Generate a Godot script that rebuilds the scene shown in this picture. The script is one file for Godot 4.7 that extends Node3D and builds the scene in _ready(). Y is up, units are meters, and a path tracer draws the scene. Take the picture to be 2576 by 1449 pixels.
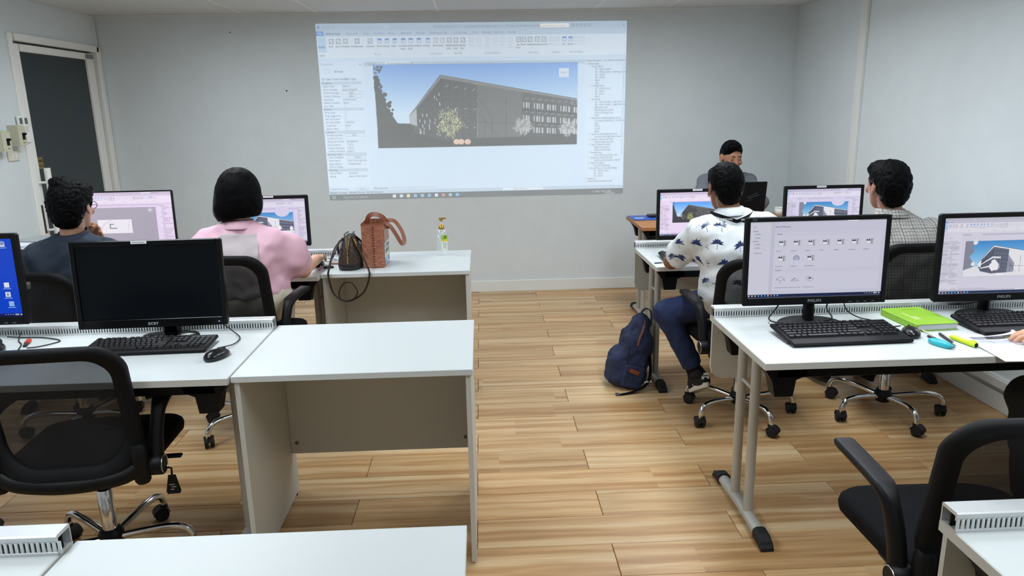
extends Node3D
# A computer training room: three rows of desks, a projected picture on the front wall, five people at work.
var M := {}
var taken := {}
var rng := RandomNumberGenerator.new()
const WALL_F := -6.43
const WALL_B := 1.80
const WALL_L := -3.10
const WALL_R := 2.70
const CEIL := 2.39

func _ready():
	rng.seed = 7
	# ---- camera
	var cam := Camera3D.new()
	cam.name = "camera"
	cam.fov = 42.895
	cam.position = Vector3(0, 1.6, 0)
	cam.rotation = Vector3(-0.239937, -0.037997, -0.019060)
	cam.near = 0.05
	cam.far = 60.0
	add_child(cam)
	# ---- environment: a closed room, nothing comes from outside
	var env := Environment.new()
	env.background_mode = Environment.BG_COLOR
	env.background_color = Color(0, 0, 0)
	env.tonemap_mode = Environment.TONE_MAPPER_LINEAR
	env.tonemap_exposure = 1.0
	env.sdfgi_enabled = true
	env.ssao_enabled = true
	env.ssil_enabled = true
	var we := WorldEnvironment.new()
	we.name = "environment"
	we.environment = env
	add_child(we)
	# ---- ceiling lights: recessed louvre troffers (each lamp's own light is set in ceiling_light)
	materials()
	for i in LAMPS.size(): ceiling_light(LAMPS[i], LAMP_PLACES[i])
	room()
	furniture()
	devices()
	clutter()
	people()

const LAMPS := [Vector2(-1.61, -4.7), Vector2(1.27, -4.7), Vector2(-1.61, -3.0), Vector2(1.27, -3.0), Vector2(-1.61, -1.3), Vector2(1.27, -1.3)]
const LAMP_PLACES := ["between the door and the projected picture", "above the teacher's wooden table", "above the woman in the pink blouse", "above the two men in patterned shirts", "above the switched-off monitor", "above the green notebook"]
const LAMP_ENERGY := 2.68
const LAMP_COLOR := Color(0.94, 0.972, 1.0)

# ------------------------------------------------------------------ naming and nodes
func numbered(n):
	if not taken.has(n):
		taken[n] = 0
		return n
	taken[n] += 1
	return "%s_%03d" % [n, taken[n]]

func tag(o, label, category, group = "", kind = ""):
	o.set_meta("label", label)
	o.set_meta("category", category)
	if group: o.set_meta("group", group)
	if kind: o.set_meta("kind", kind)
	return o

func thing(called, label, category, at = Vector3.ZERO, turn = 0.0, group = ""):
	var o := Node3D.new()
	o.name = numbered(called)
	add_child(o)
	o.position = at
	o.rotation.y = turn
	return tag(o, label, category, group)

func put(called, mesh, mat, parent = null, at = Vector3.ZERO):
	var o := MeshInstance3D.new()
	o.mesh = mesh
	o.material_override = mat
	o.cast_shadow = GeometryInstance3D.SHADOW_CASTING_SETTING_ON
	o.position = at
	if parent == null:
		o.name = numbered(called)
		add_child(o)
	else:
		o.name = called
		parent.add_child(o, true)
	return o

func obj(called, st, mat, parent = null, at = Vector3.ZERO):
	st.generate_normals()
	return put(called, st.commit(), mat, parent, at)

func struct(called, st, mat, parent = null):
	var o = obj(called, st, mat, parent)
	if parent == null: o.set_meta("kind", "structure")
	return o

# ------------------------------------------------------------------ shapes
func S():
	var st := SurfaceTool.new()
	st.begin(Mesh.PRIMITIVE_TRIANGLES)
	st.set_smooth_group(-1)
	return st

func tri(st, a, b, c):
	st.add_vertex(a); st.add_vertex(c); st.add_vertex(b)

func quad(st, a, b, c, d):          # counter-clockwise seen from outside
	tri(st, a, b, c); tri(st, a, c, d)

func quv(st, a, b, c, d, u0 = Vector2(0, 1), u1 = Vector2(1, 0)):   # a bottom left, b bottom right, c top right, d top left
	var p = [a, c, b, a, d, c]
	var u = [Vector2(u0.x, u0.y), Vector2(u1.x, u1.y), Vector2(u1.x, u0.y), Vector2(u0.x, u0.y), Vector2(u0.x, u1.y), Vector2(u1.x, u1.y)]
	for i in 6:
		st.set_uv(u[i]); st.add_vertex(p[i])

func box(st, c, s, bev = 0.0, b = Basis.IDENTITY):      # a box with chamfered edges
	var h = s * 0.5
	st.set_smooth_group(-1)
	if bev <= 0.0:
		var v = []
		for i in 8: v.append(c + b * Vector3(h.x if i & 1 else -h.x, h.y if i & 2 else -h.y, h.z if i & 4 else -h.z))
		quad(st, v[4], v[5], v[7], v[6]); quad(st, v[1], v[0], v[2], v[3]); quad(st, v[5], v[1], v[3], v[7])
		quad(st, v[0], v[4], v[6], v[2]); quad(st, v[6], v[7], v[3], v[2]); quad(st, v[0], v[1], v[5], v[4])
		return
	bev = minf(bev, minf(h.x, minf(h.y, h.z)) * 0.95)
	var P = []                        # three points per corner: pushed to the x, y and z face
	for i in 8:
		var g = Vector3(1 if i & 1 else -1, 1 if i & 2 else -1, 1 if i & 4 else -1)
		P.append([c + b * (g * Vector3(h.x, h.y - bev, h.z - bev)), c + b * (g * Vector3(h.x - bev, h.y, h.z - bev)), c + b * (g * Vector3(h.x - bev, h.y - bev, h.z))])
	quad(st, P[4][2], P[5][2], P[7][2], P[6][2]); quad(st, P[1][2], P[0][2], P[2][2], P[3][2])
	quad(st, P[5][0], P[1][0], P[3][0], P[7][0]); quad(st, P[0][0], P[4][0], P[6][0], P[2][0])
	quad(st, P[6][1], P[7][1], P[3][1], P[2][1]); quad(st, P[0][1], P[1][1], P[5][1], P[4][1])
	# edges along x (axes y,z), along y (x,z), along z (x,y)
	for e in [[6, 7, 1, 2], [3, 2, 1, 2], [5, 4, 1, 2], [0, 1, 1, 2], [5, 7, 2, 0], [3, 1, 2, 0], [6, 4, 2, 0], [0, 2, 2, 0], [7, 3, 1, 0], [2, 6, 1, 0], [1, 5, 1, 0], [4, 0, 1, 0]]:
		quad(st, P[e[0]][e[3]], P[e[1]][e[3]], P[e[1]][e[2]], P[e[0]][e[2]])
	for i in 8:
		var odd = (i & 1) ^ ((i >> 1) & 1) ^ ((i >> 2) & 1)
		if odd: tri(st, P[i][0], P[i][1], P[i][2])
		else: tri(st, P[i][0], P[i][2], P[i][1])

func boxm(s, bev = 0.0):
	var st = S()
	box(st, Vector3.ZERO, s, bev)
	st.generate_normals()
	return st.commit()

func rings(st, rr, closed = true, caps = true, smooth = 0):        # join rings of points
	st.set_smooth_group(smooth)
	var n = rr[0].size()
	for i in rr.size() - 1:
		for j in (n if closed else n - 1):
			var k = (j + 1) % n
			quad(st, rr[i][j], rr[i][k], rr[i + 1][k], rr[i + 1][j])
	if caps:
		st.set_smooth_group(-1)
		for e in [0, rr.size() - 1]:
			var m = Vector3.ZERO
			for p in rr[e]: m += p
			m /= n
			for j in n:
				var k = (j + 1) % n
				if e: tri(st, rr[e][j], rr[e][k], m)
				else: tri(st, rr[e][k], rr[e][j], m)

func tube(st, pts, rad, seg = 10, caps = true, flat = 1.0):
	var rr = []
	var up = Vector3.UP
	var n = pts.size()
	var d0 = (pts[1] - pts[0]).normalized()
	if absf(d0.dot(up)) > 0.9: up = Vector3.BACK
	var side = d0.cross(up).normalized()
	for i in n:
		var d = ((pts[mini(i + 1, n - 1)] - pts[maxi(i - 1, 0)]) as Vector3).normalized()
		side = (side - d * side.dot(d)).normalized()
		var v = side.cross(d).normalized()
		var r = rad[i] if rad is Array else rad
		var ring = []
		for j in seg:
			var a = TAU * j / seg
			ring.append(pts[i] + side * cos(a) * r + v * sin(a) * r * flat)
		rr.append(ring)
	rings(st, rr, true, caps)

func smooth_path(ctrl, n = 8):        # Catmull-Rom through the points
	var out = []
	for i in ctrl.size() - 1:
		var p0 = ctrl[maxi(i - 1, 0)]
		var p3 = ctrl[mini(i + 2, ctrl.size() - 1)]
		for j in n: out.append((ctrl[i] as Vector3).cubic_interpolate(ctrl[i + 1], p0, p3, float(j) / n))
	out.append(ctrl[-1])
	return out

func lathe(st, prof, at = Vector3.ZERO, seg = 20, b = Basis.IDENTITY, ex = 1.0, ez = 1.0):     # prof: Vector2(radius, height)
	var rr = []
	for p in prof:
		var ring = []
		for j in seg:
			var a = -TAU * j / seg
			ring.append(at + b * Vector3(cos(a) * p.x * ex, p.y, sin(a) * p.x * ez))
		rr.append(ring)
	rings(st, rr)

func prism(st, poly, depth, x = Transform3D.IDENTITY, bev = 0.0):     # polygon in xy, pushed along z from 0 to depth
	var pl = PackedVector2Array(poly)
	if Geometry2D.is_polygon_clockwise(pl): pl.reverse()
	var ids = Geometry2D.triangulate_polygon(pl)
	st.set_smooth_group(-1)
	for i in range(0, ids.size(), 3):
		var t = []
		for j in 3: t.append(pl[ids[i + j]])
		if (t[1] - t[0]).cross(t[2] - t[0]) < 0: t.reverse()
		tri(st, x * Vector3(t[0].x, t[0].y, depth), x * Vector3(t[1].x, t[1].y, depth), x * Vector3(t[2].x, t[2].y, depth))
		tri(st, x * Vector3(t[0].x, t[0].y, 0), x * Vector3(t[2].x, t[2].y, 0), x * Vector3(t[1].x, t[1].y, 0))
	for i in pl.size():
		var a = pl[i]
		var c = pl[(i + 1) % pl.size()]
		quad(st, x * Vector3(a.x, a.y, 0), x * Vector3(c.x, c.y, 0), x * Vector3(c.x, c.y, depth), x * Vector3(a.x, a.y, depth))

func rrect(w, h, r, n = 5, rb = -1.0):     # rounded rectangle, counter-clockwise, centred; rb: radius of the lower corners
	if rb < 0: rb = r
	var out = []
	for q in 4:
		var rq = r if q < 2 else rb
		var c = Vector2((w / 2 - rq) * (1 if q in [0, 3] else -1), (h / 2 - rq) * (1 if q < 2 else -1))
		for i in n + 1: out.append(c + Vector2.from_angle(PI / 2 * (q + float(i) / n)) * rq)
	return out

func T(o, b = Basis.IDENTITY): return Transform3D(b, o)
func RX(a): return Basis(Vector3.RIGHT, a)
func RY(a): return Basis(Vector3.UP, a)
func RZ(a): return Basis(Vector3.BACK, a)

func text_mesh(text, height, depth = 0.0004):
	var f := SystemFont.new()
	f.font_names = PackedStringArray(["Droid Sans"])
	f.font_weight = 700
	var t := TextMesh.new()
	t.font = f
	t.text = text
	t.font_size = 32
	t.depth = depth
	t.curve_step = 2.0
	t.pixel_size = height / 24.0
	return t

# ------------------------------------------------------------------ materials
func mat(c, rough = 0.6, metal = 0.0, spec = 0.5):
	var m := StandardMaterial3D.new()
	m.albedo_color = c
	m.roughness = rough
	m.metallic = metal
	m.metallic_specular = spec
	return m

func hexc(s): return Color.html(s)

func noise_tex(freq, size, oct = 4, ramp = null, seed_ = 1, normal = false, strength = 4.0):
	var n := FastNoiseLite.new()
	n.seed = seed_
	n.frequency = freq
	n.fractal_octaves = oct
	n.noise_type = FastNoiseLite.TYPE_SIMPLEX_SMOOTH
	var t := NoiseTexture2D.new()
	t.width = size
	t.height = size
	t.seamless = true
	t.noise = n
	t.as_normal_map = normal
	t.bump_strength = strength
	if ramp:
		var g := Gradient.new()
		g.set_color(0, ramp[0]); g.set_color(1, ramp[1])
		t.color_ramp = g
	return t

func tri_map(m, scale, world = false):
	m.uv1_triplanar = true
	m.uv1_world_triplanar = world
	m.uv1_scale = Vector3.ONE * scale
	return m

func materials():
	var g1 = noise_tex(0.02, 256, 4, [hexc("fafafa"), hexc("ffffff")], 3)
	var bump = noise_tex(0.12, 256, 3, null, 5, true, 1.2)
	M.wall = mat(hexc("dbe2e4"), 0.75)
	M.wall.albedo_texture = g1
	M.wall.normal_enabled = true
	M.wall.normal_texture = bump
	M.wall.normal_scale = 0.12
	tri_map(M.wall, 0.7, true)
	M.ceiling = mat(hexc("d8dcdd"), 0.8)
	M.base = mat(hexc("e4e6e2"), 0.45)
	M.top = mat(hexc("cfd5d5"), 0.4)
	M.top.normal_enabled = true
	M.top.normal_texture = noise_tex(0.25, 256, 3, null, 9, true, 1.0)
	M.top.normal_scale = 0.08
	tri_map(M.top, 3.0)
	M.edge = mat(hexc("c9c9c2"), 0.5)
	M.melamine = mat(hexc("c6c6be"), 0.55)
	M.silver = mat(hexc("b4b3ac"), 0.42, 0.25)
	M.alu = mat(hexc("dfe2e3"), 0.32, 0.35)
	M.black = mat(hexc("08090b"), 0.5, 0.0, 0.35)
	M.black_soft = mat(hexc("060709"), 0.7, 0.0, 0.35)
	M.black_gloss = mat(hexc("050608"), 0.2, 0.0, 0.4)
	M.dark_grey = mat(hexc("1d2024"), 0.5)
	M.rubber = mat(hexc("0b0c0d"), 0.7)
	M.chrome = mat(hexc("d9dadb"), 0.09, 1.0)
	M.gold = mat(hexc("b5913f"), 0.3, 0.7)
	M.white = mat(hexc("eeeeea"), 0.5)
	M.cream = mat(hexc("d9d5c4"), 0.5)
	M.paper = mat(hexc("eceef2"), 0.8)
	M.seat = mat(hexc("090a0d"), 0.9, 0.0, 0.3)
	M.seat.normal_enabled = true
	M.seat.normal_texture = weave_normal()
	M.seat.normal_scale = 0.8
	tri_map(M.seat, 28.0)
	M.mesh = mat(Color(0.085, 0.09, 0.1, 0.62), 0.8)
	M.mesh.transparency = BaseMaterial3D.TRANSPARENCY_ALPHA
	M.mesh.cull_mode = BaseMaterial3D.CULL_DISABLED
	M.oak = mat(hexc("c08550"), 0.45)
	M.oak.albedo_texture = noise_tex(0.01, 256, 3, [hexc("e9dccb"), hexc("ffffff")], 31)
	tri_map(M.oak, 4.0)
	M.oak.uv1_scale = Vector3(1.2, 6, 9)
	M.door_glass = mat(hexc("1f2a2f"), 0.22)

func weave_normal():
	var im := Image.create(64, 64, false, Image.FORMAT_RGB8)
	for y in 64:
		for x in 64:
			var h = absf(sin(x * TAU / 16.0)) * 0.6 + absf(sin(y * TAU / 16.0 + (PI / 2 if (x / 8) % 2 else 0.0))) * 0.4
			im.set_pixel(x, y, Color(h, h, h))
	im.bump_map_to_normal_map(3.0)
	return ImageTexture.create_from_image(im)

# ------------------------------------------------------------------ room
func ceiling_light(p, place):
	var t = thing("ceiling_light", "recessed fluorescent ceiling light " + place, "ceiling light", Vector3(p.x, CEIL, p.y), 0.0, "recessed ceiling lights")
	var w = 0.3
	var l = 0.6
	var h = 0.16
	var st = S()
	for s in [-1, 1]:
		box(st, Vector3(s * (w + 0.01), h / 2 + 0.0, 0), Vector3(0.02, h, 2 * l + 0.04))
		box(st, Vector3(0, h / 2, s * (l + 0.01)), Vector3(2 * w, h, 0.02))
	box(st, Vector3(0, h + 0.01, 0), Vector3(2 * w + 0.04, 0.02, 2 * l + 0.04))
	obj("reflector", st, M.white, t)
	var glow := StandardMaterial3D.new()
	glow.albedo_color = Color.WHITE
	glow.emission_enabled = true
	glow.emission = LAMP_COLOR
	glow.emission_energy_multiplier = 2.0
	for s in [-1, 1]:
		st = S()
		tube(st, [Vector3(s * 0.14, h - 0.035, -l + 0.03), Vector3(s * 0.14, h - 0.035, l - 0.03)], 0.013, 10)
		obj("tube", st, glow, t)
	var a := AreaLight3D.new()
	a.name = "ceiling_light_area"
	a.area_size = Vector2(2 * w - 0.06, 2 * l - 0.06)
	a.light_color = LAMP_COLOR
	a.light_energy = LAMP_ENERGY
	a.area_range = 15.0
	a.area_attenuation = 2.0
	a.shadow_enabled = true
	add_child(a)
	a.position = Vector3(p.x, CEIL + h - 0.06, p.y)
	a.rotation = Vector3(-PI / 2, 0, 0)

func room():
	var st = S()
	box(st, Vector3((WALL_L + WALL_R) / 2, CEIL / 2, WALL_F - 0.06), Vector3(WALL_R - WALL_L + 0.24, CEIL + 0.4, 0.12))
	struct("wall_front", st, M.wall)
	st = S()
	box(st, Vector3((WALL_L + WALL_R) / 2, CEIL / 2, WALL_B + 0.06), Vector3(WALL_R - WALL_L + 0.24, CEIL + 0.4, 0.12))
	struct("wall_back", st, M.wall)
	st = S()
	box(st, Vector3(WALL_R + 0.06, CEIL / 2, (WALL_F + WALL_B) / 2), Vector3(0.12, CEIL + 0.4, WALL_B - WALL_F))
	struct("wall_right", st, M.wall)
	# left wall with the door opening
	st = S()
	var d0 = -6.42
	var d1 = -5.255
	var dh = 2.11
	box(st, Vector3(WALL_L - 0.06, CEIL / 2, (d1 + WALL_B) / 2), Vector3(0.12, CEIL + 0.4, WALL_B - d1))
	box(st, Vector3(WALL_L - 0.06, (dh + CEIL + 0.2) / 2, (d0 + d1) / 2), Vector3(0.12, CEIL + 0.2 - dh, d1 - d0))
	struct("wall_left", st, M.wall)
	st = S()
	box(st, Vector3(WALL_L - 0.15, 1.1, (d0 + d1) / 2), Vector3(0.02, 2.3, 1.4))
	struct("wall_corridor", st, M.wall)
	door(d0, d1, dh)
	floor_planks()
	ceiling_panels()
	# skirting
	st = S()
	box(st, Vector3((WALL_L + WALL_R) / 2, 0.05, WALL_F + 0.006), Vector3(WALL_R - WALL_L, 0.1, 0.012), 0.003)
	struct("baseboard_front", st, M.base)
	st = S()
	box(st, Vector3(WALL_R - 0.006, 0.05, (WALL_F + WALL_B) / 2), Vector3(0.012, 0.1, WALL_B - WALL_F - 0.03), 0.003)
	struct("baseboard_right", st, M.base)
	st = S()
	box(st, Vector3(WALL_L + 0.006, 0.05, (d1 + 0.06 + WALL_B) / 2), Vector3(0.012, 0.1, WALL_B - d1 - 0.08), 0.003)
	struct("baseboard_left", st, M.base)
	# cable trunking on the right wall: two vertical runs, one low run above the skirting
	st = S()
	box(st, Vector3(WALL_R - 0.0125, (CEIL + 0.15) / 2, -5.25), Vector3(0.025, CEIL - 0.15, 0.028), 0.003)
	tag(obj("cable_trunking", st, M.base), "wider white vertical cable trunking running down the right wall", "trunking", "cable trunking")
	st = S()
	box(st, Vector3(WALL_R - 0.008, (CEIL + 0.15) / 2, -5.31), Vector3(0.016, CEIL - 0.15, 0.05), 0.003)
	tag(obj("cable_trunking", st, M.base), "flat narrow white trunking beside the wider vertical trunking on right wall", "trunking", "cable trunking")
	st = S()
	box(st, Vector3(WALL_R - 0.016, 0.155, -3.2), Vector3(0.032, 0.05, 6.3), 0.004)
	box(st, Vector3(WALL_R - 0.012, 0.183, -3.2), Vector3(0.024, 0.008, 6.3), 0.002)
	tag(obj("cable_trunking", st, M.base), "white horizontal cable trunking running low above the right skirting board", "trunking", "cable trunking")
	# nail and scuff marks that the wall carries
	for q in [[-0.993 - 0.62, 1.78, 0.006, "dark nail head in the front wall left of the projected picture"], [-1.22, 0.68, 0.006, "white screw cap low on the front wall under the projected picture"], [-2.03, 2.25, 0.005, "dark nail head high on the front wall under the ceiling"]]:
		st = S()
		lathe(st, [Vector2(q[2], 0), Vector2(q[2], 0.003), Vector2(q[2] * 0.6, 0.005)], Vector3(q[0], q[1], WALL_F), 8, RX(PI / 2))
		tag(obj("wall_nail", st, M.dark_grey if q[1] > 1 else M.white), q[3], "nail", "nails in the front wall")

func door(d0, d1, dh):
	var r = Node3D.new()
	r.name = "door_1"
	add_child(r)
	r.set_meta("kind", "structure")
	r.position = Vector3(WALL_L, 0, 0)
	var st = S()      # frame
	box(st, Vector3(-0.02, dh / 2 + 0.02, d1 + 0.025), Vector3(0.07, dh + 0.04, 0.05), 0.004)
	box(st, Vector3(-0.02, dh / 2 + 0.02, d0 + 0.03), Vector3(0.07, dh + 0.04, 0.06), 0.004)
	box(st, Vector3(-0.02, dh + 0.02, (d0 + d1) / 2), Vector3(0.07, 0.05, d1 - d0 - 0.055), 0.004)
	obj("door_frame", st, M.white, r)
	var z0 = d0 + 0.09
	var z1 = d1 - 0.012
	var top = dh - 0.02
	st = S()      # leaf: stiles and rails
	box(st, Vector3(-0.03, top / 2, z1 - 0.04), Vector3(0.045, top, 0.08), 0.004)
	box(st, Vector3(-0.03, top / 2, z0 + 0.05), Vector3(0.045, top, 0.10), 0.004)
	box(st, Vector3(-0.03, top - 0.025, (z0 + z1) / 2), Vector3(0.045, 0.05, z1 - z0 - 0.18), 0.004)
	box(st, Vector3(-0.03, 0.1, (z0 + z1) / 2), Vector3(0.045, 0.16, z1 - z0 - 0.18), 0.004)
	var leaf = obj("door_leaf", st, M.white, r)
	st = S()
	box(st, Vector3(-0.032, (top + 0.1) / 2, (z0 + z1) / 2), Vector3(0.012, top - 0.2, z1 - z0 - 0.17))
	obj("glass_pane", st, M.door_glass, leaf)
	st = S()      # pull handle on two stand-offs
	tube(st, [Vector3(0.045, 0.72, -5.345), Vector3(0.045, 1.255, -5.345)], 0.021, 14)
	for y in [0.82, 1.155]: tube(st, [Vector3(-0.01, y, -5.31), Vector3(0.045, y, -5.335)], 0.009, 8)
	obj("pull_handle", st, M.white, leaf)
	st = S()
	box(st, Vector3(-0.0245, 1.287, -5.40), Vector3(0.003, 0.082, 0.062), 0.001)
	var plate = obj("sign_plate", st, mat(hexc("8d7c46"), 0.45, 0.3), leaf)
	var dark = mat(hexc("2a2417"), 0.6)
	var l = put("lettering", text_mesh("PULL", 0.017), dark, plate, Vector3(-0.0225, 1.268, -5.40))
	l.rotation.y = PI / 2
	var st2 = S()      # the Thai word above it, as strokes
	for k in 4:
		var z = -5.38 - k * 0.013
		tube(st2, [Vector3(-0.0225, 1.292, z + 0.004), Vector3(-0.0225, 1.31, z + 0.004), Vector3(-0.0225, 1.312, z - 0.004), Vector3(-0.0225, 1.292, z - 0.004)], 0.0012, 5)
	tube(st2, [Vector3(-0.0225, 1.317, -5.383), Vector3(-0.0225, 1.321, -5.39)], 0.0012, 5)
	obj("lettering", st2, dark, plate)
	st = S()
	box(st, Vector3(-0.005, top - 0.025, z0 + 0.07), Vector3(0.012, 0.035, 0.11), 0.002)
	obj("closer_bracket", st, mat(hexc("8d9396"), 0.4, 0.6), leaf)
	st = S()      # lock cylinder and latch
	box(st, Vector3(-0.005, 0.9, z1 - 0.02), Vector3(0.012, 0.2, 0.03), 0.002)
	obj("lock_plate", st, mat(hexc("3a3f42"), 0.4, 0.6), leaf)
	# wall switch gear beside the door
	var g = "switch gear beside the door"
	breaker(Vector3(WALL_L, 1.485, -5.09), "cream circuit breaker box with black toggle beside the door", g)
	breaker(Vector3(WALL_L, 1.455, -4.915), "cream circuit breaker box further from the door than the other", g)
	for q in [[-5.175, "white air conditioner remote in holder behind the breaker box"], [-5.232, "white air conditioner remote in holder closest to the door frame"]]:
		var t = thing("remote_control", q[1], "remote", Vector3(WALL_L, 1.545, q[0]), 0.0, "air conditioner remotes")
		st = S(); box(st, Vector3(0.014, 0.0, 0), Vector3(0.02, 0.14, 0.045), 0.006); obj("body", st, M.white, t)
		st = S(); box(st, Vector3(0.0245, 0.035, 0), Vector3(0.002, 0.04, 0.03)); obj("display", st, mat(hexc("5d6a66"), 0.3), t)
		st = S(); box(st, Vector3(0.013, -0.085, 0), Vector3(0.03, 0.05, 0.055), 0.004); obj("holder", st, M.white, t)
		st = S()
		for k in 3: box(st, Vector3(0.0245, -0.005 - 0.014 * k, 0), Vector3(0.002, 0.007, 0.022))
		obj("buttons", st, mat(hexc("bfc6c4"), 0.5), t)
	var sw = thing("light_switch", "white double light switch plate under the breaker box", "switch", Vector3(WALL_L, 1.357, -5.06))
	st = S(); box(st, Vector3(0.005, 0, 0), Vector3(0.01, 0.068, 0.115), 0.003); obj("plate", st, M.cream, sw)
	for s in [-1, 1]:
		st = S(); box(st, Vector3(0.0115, 0, s * 0.02), Vector3(0.004, 0.035, 0.012), 0.001); obj("rocker", st, M.white, sw)

func breaker(at, label, g):
	var t = thing("circuit_breaker", label, "breaker", at, 0.0, g)
	var st = S()
	prism(st, [Vector2(0, -0.068), Vector2(0.07, -0.062), Vector2(0.07, 0.058), Vector2(0.052, 0.068), Vector2(0, 0.07)], 0.085, T(Vector3(0, 0, -0.0425)))
	obj("housing", st, mat(hexc("c9c6ae"), 0.5), t)
	st = S(); box(st, Vector3(0.07, -0.003, -0.01), Vector3(0.008, 0.045, 0.028), 0.002); obj("toggle_recess", st, M.black, t)
	st = S(); box(st, Vector3(0.08, 0.01, -0.01), Vector3(0.024, 0.013, 0.012), 0.003, RZ(0.4)); obj("toggle", st, M.black, t)
	st = S(); box(st, Vector3(0.0705, -0.045, -0.01), Vector3(0.001, 0.006, 0.026)); obj("maker_mark", st, mat(hexc("7d8a52"), 0.5), t)

func wood_image():
	var w := 1024
	var h := 512
	var im := Image.create(w, h, false, Image.FORMAT_RGB8)
	var n := FastNoiseLite.new(); n.seed = 11; n.frequency = 0.012; n.fractal_octaves = 3
	var n2 := FastNoiseLite.new(); n2.seed = 23; n2.frequency = 0.05; n2.fractal_octaves = 4
	var n3 := FastNoiseLite.new(); n3.seed = 5; n3.frequency = 0.02; n3.fractal_octaves = 2
	var base := Color(0.77, 0.63, 0.45)
	var dark := Color(0.64, 0.485, 0.315)
	var light := Color(0.82, 0.715, 0.56)
	for y in h:
		var strip = n3.get_noise_2d(0.0, y * 1.1)
		for x in w:
			var wob = n3.get_noise_2d(x * 0.25, y * 0.6) * 10.0
			var a = n.get_noise_2d(x * 0.10, (y + wob) * 2.2) + 0.9 * strip
			var b = n2.get_noise_2d(x * 0.09, y * 3.6)
			var c = base.lerp(light, clampf(a * 1.15 + 0.25, 0.0, 1.0)).lerp(dark, clampf(-a * 1.0 - 0.10 + b * 0.5, 0.0, 0.75))
			c = c * (1.0 + b * 0.12)
			im.set_pixel(x, y, c)
	return im

func floor_planks():
	var st = S()
	box(st, Vector3((WALL_L + WALL_R) / 2, -0.07, (WALL_F + WALL_B) / 2), Vector3(WALL_R - WALL_L + 0.24, 0.12, WALL_B - WALL_F + 0.24))
	var fl = struct("floor", st, mat(hexc("4a3a28"), 0.8))
	var tex = ImageTexture.create_from_image(wood_image())
	var mats = []
	for c in ["ffffff", "f3ece3", "fff6ea", "ece6dc"]:
		var m = mat(hexc(c), 0.36)
		m.albedo_texture = tex
		mats.append(m)
	var pitch = 0.1975
	var z1 = -2.243 + pitch * 20
	var k = -20
	while z1 > WALL_F:
		var z0 = z1 - pitch
		if z0 < WALL_B - 0.02:
			var x = 0.451 - 1.0085 * 4 if k % 2 == 0 else 0.9525 - 1.0085 * 5
			while x < WALL_R:
				var a = maxf(x, WALL_L)
				var e = minf(x + 1.0085, WALL_R)
				if e - a > 0.01: plank(fl, a, e, maxf(z0, WALL_F), minf(z1, WALL_B), mats[rng.randi() % 4])
				x += 1.0085
		z1 = z0
		k += 1

func plank(parent, x0, x1, z0, z1, m):
	var st = S()
	var g = 0.0011
	var b = 0.0016
	var u0 = rng.randf() * 3.0
	var v0 = rng.randf() * 3.0
	var f = func(x, y, z):
		st.set_uv(Vector2(u0 + (x - x0) * 0.5, v0 + (z - z0) / 0.8))
		st.add_vertex(Vector3(x, y, z))
	var q = func(p):
		for i in [0, 1, 2, 0, 2, 3]: f.call(p[i].x, p[i].y, p[i].z)
	var t = [Vector3(x0 + g + b, 0, z0 + g + b), Vector3(x1 - g - b, 0, z0 + g + b), Vector3(x1 - g - b, 0, z1 - g - b), Vector3(x0 + g + b, 0, z1 - g - b)]
	var o = [Vector3(x0 + g, -b, z0 + g), Vector3(x1 - g, -b, z0 + g), Vector3(x1 - g, -b, z1 - g), Vector3(x0 + g, -b, z1 - g)]
	q.call(t)
	for i in 4:
		var j = (i + 1) % 4
		q.call([t[i], o[i], o[j], t[j]])
		var dn = Vector3(0, 0.0085, 0)
		q.call([o[i], o[i] - dn, o[j] - dn, o[j]])
	obj("plank", st, m, parent)

func ceiling_panels():
	# a thick slab above, panels below it with narrow T-bars between; openings where the lights sit
	var st = S()
	box(st, Vector3((WALL_L + WALL_R) / 2, CEIL + 0.26, (WALL_F + WALL_B) / 2), Vector3(WALL_R - WALL_L + 0.24, 0.1, WALL_B - WALL_F + 0.24))
	var c = struct("ceiling", st, M.ceiling)
	var xs = [WALL_L, -1.91, -1.31, -0.32, 0.97, 1.57, 2.44, WALL_R]
	var zs = [WALL_F, -5.3, -4.1, -3.6, -2.4, -1.9, -0.7, 0.5, WALL_B]
	for i in xs.size() - 1:
		for j in zs.size() - 1:
			var m = Vector2((xs[i] + xs[i + 1]) / 2, (zs[j] + zs[j + 1]) / 2)
			var lamp = false
			for p in LAMPS:
				if m.distance_to(p) < 0.2: lamp = true
			if lamp: continue
			st = S()
			box(st, Vector3(m.x, CEIL + 0.009, m.y), Vector3(xs[i + 1] - xs[i] - 0.004, 0.018, zs[j + 1] - zs[j] - 0.004), 0.002)
			obj("ceiling_panel", st, M.ceiling, c)
	for i in range(1, xs.size() - 1):
		st = S()
		box(st, Vector3(xs[i], CEIL + 0.002, (WALL_F + WALL_B) / 2), Vector3(0.016, 0.006, WALL_B - WALL_F))
		obj("ceiling_bar", st, M.white, c)
	for j in range(1, zs.size() - 1):
		st = S()
		box(st, Vector3((WALL_L + WALL_R) / 2, CEIL + 0.002, zs[j]), Vector3(WALL_R - WALL_L, 0.006, 0.016))
		obj("ceiling_bar", st, M.white, c)
	for q in [[WALL_L, 0.33], [-0.5, 0.2], [0.6, 0.25], [1.8, 0.4]]:      # wall angle with open gaps
		pass
	st = S()
	box(st, Vector3((WALL_L + WALL_R) / 2, CEIL - 0.004, WALL_F + 0.012), Vector3(WALL_R - WALL_L, 0.006, 0.024))
	obj("wall_angle", st, M.white, c)

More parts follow.
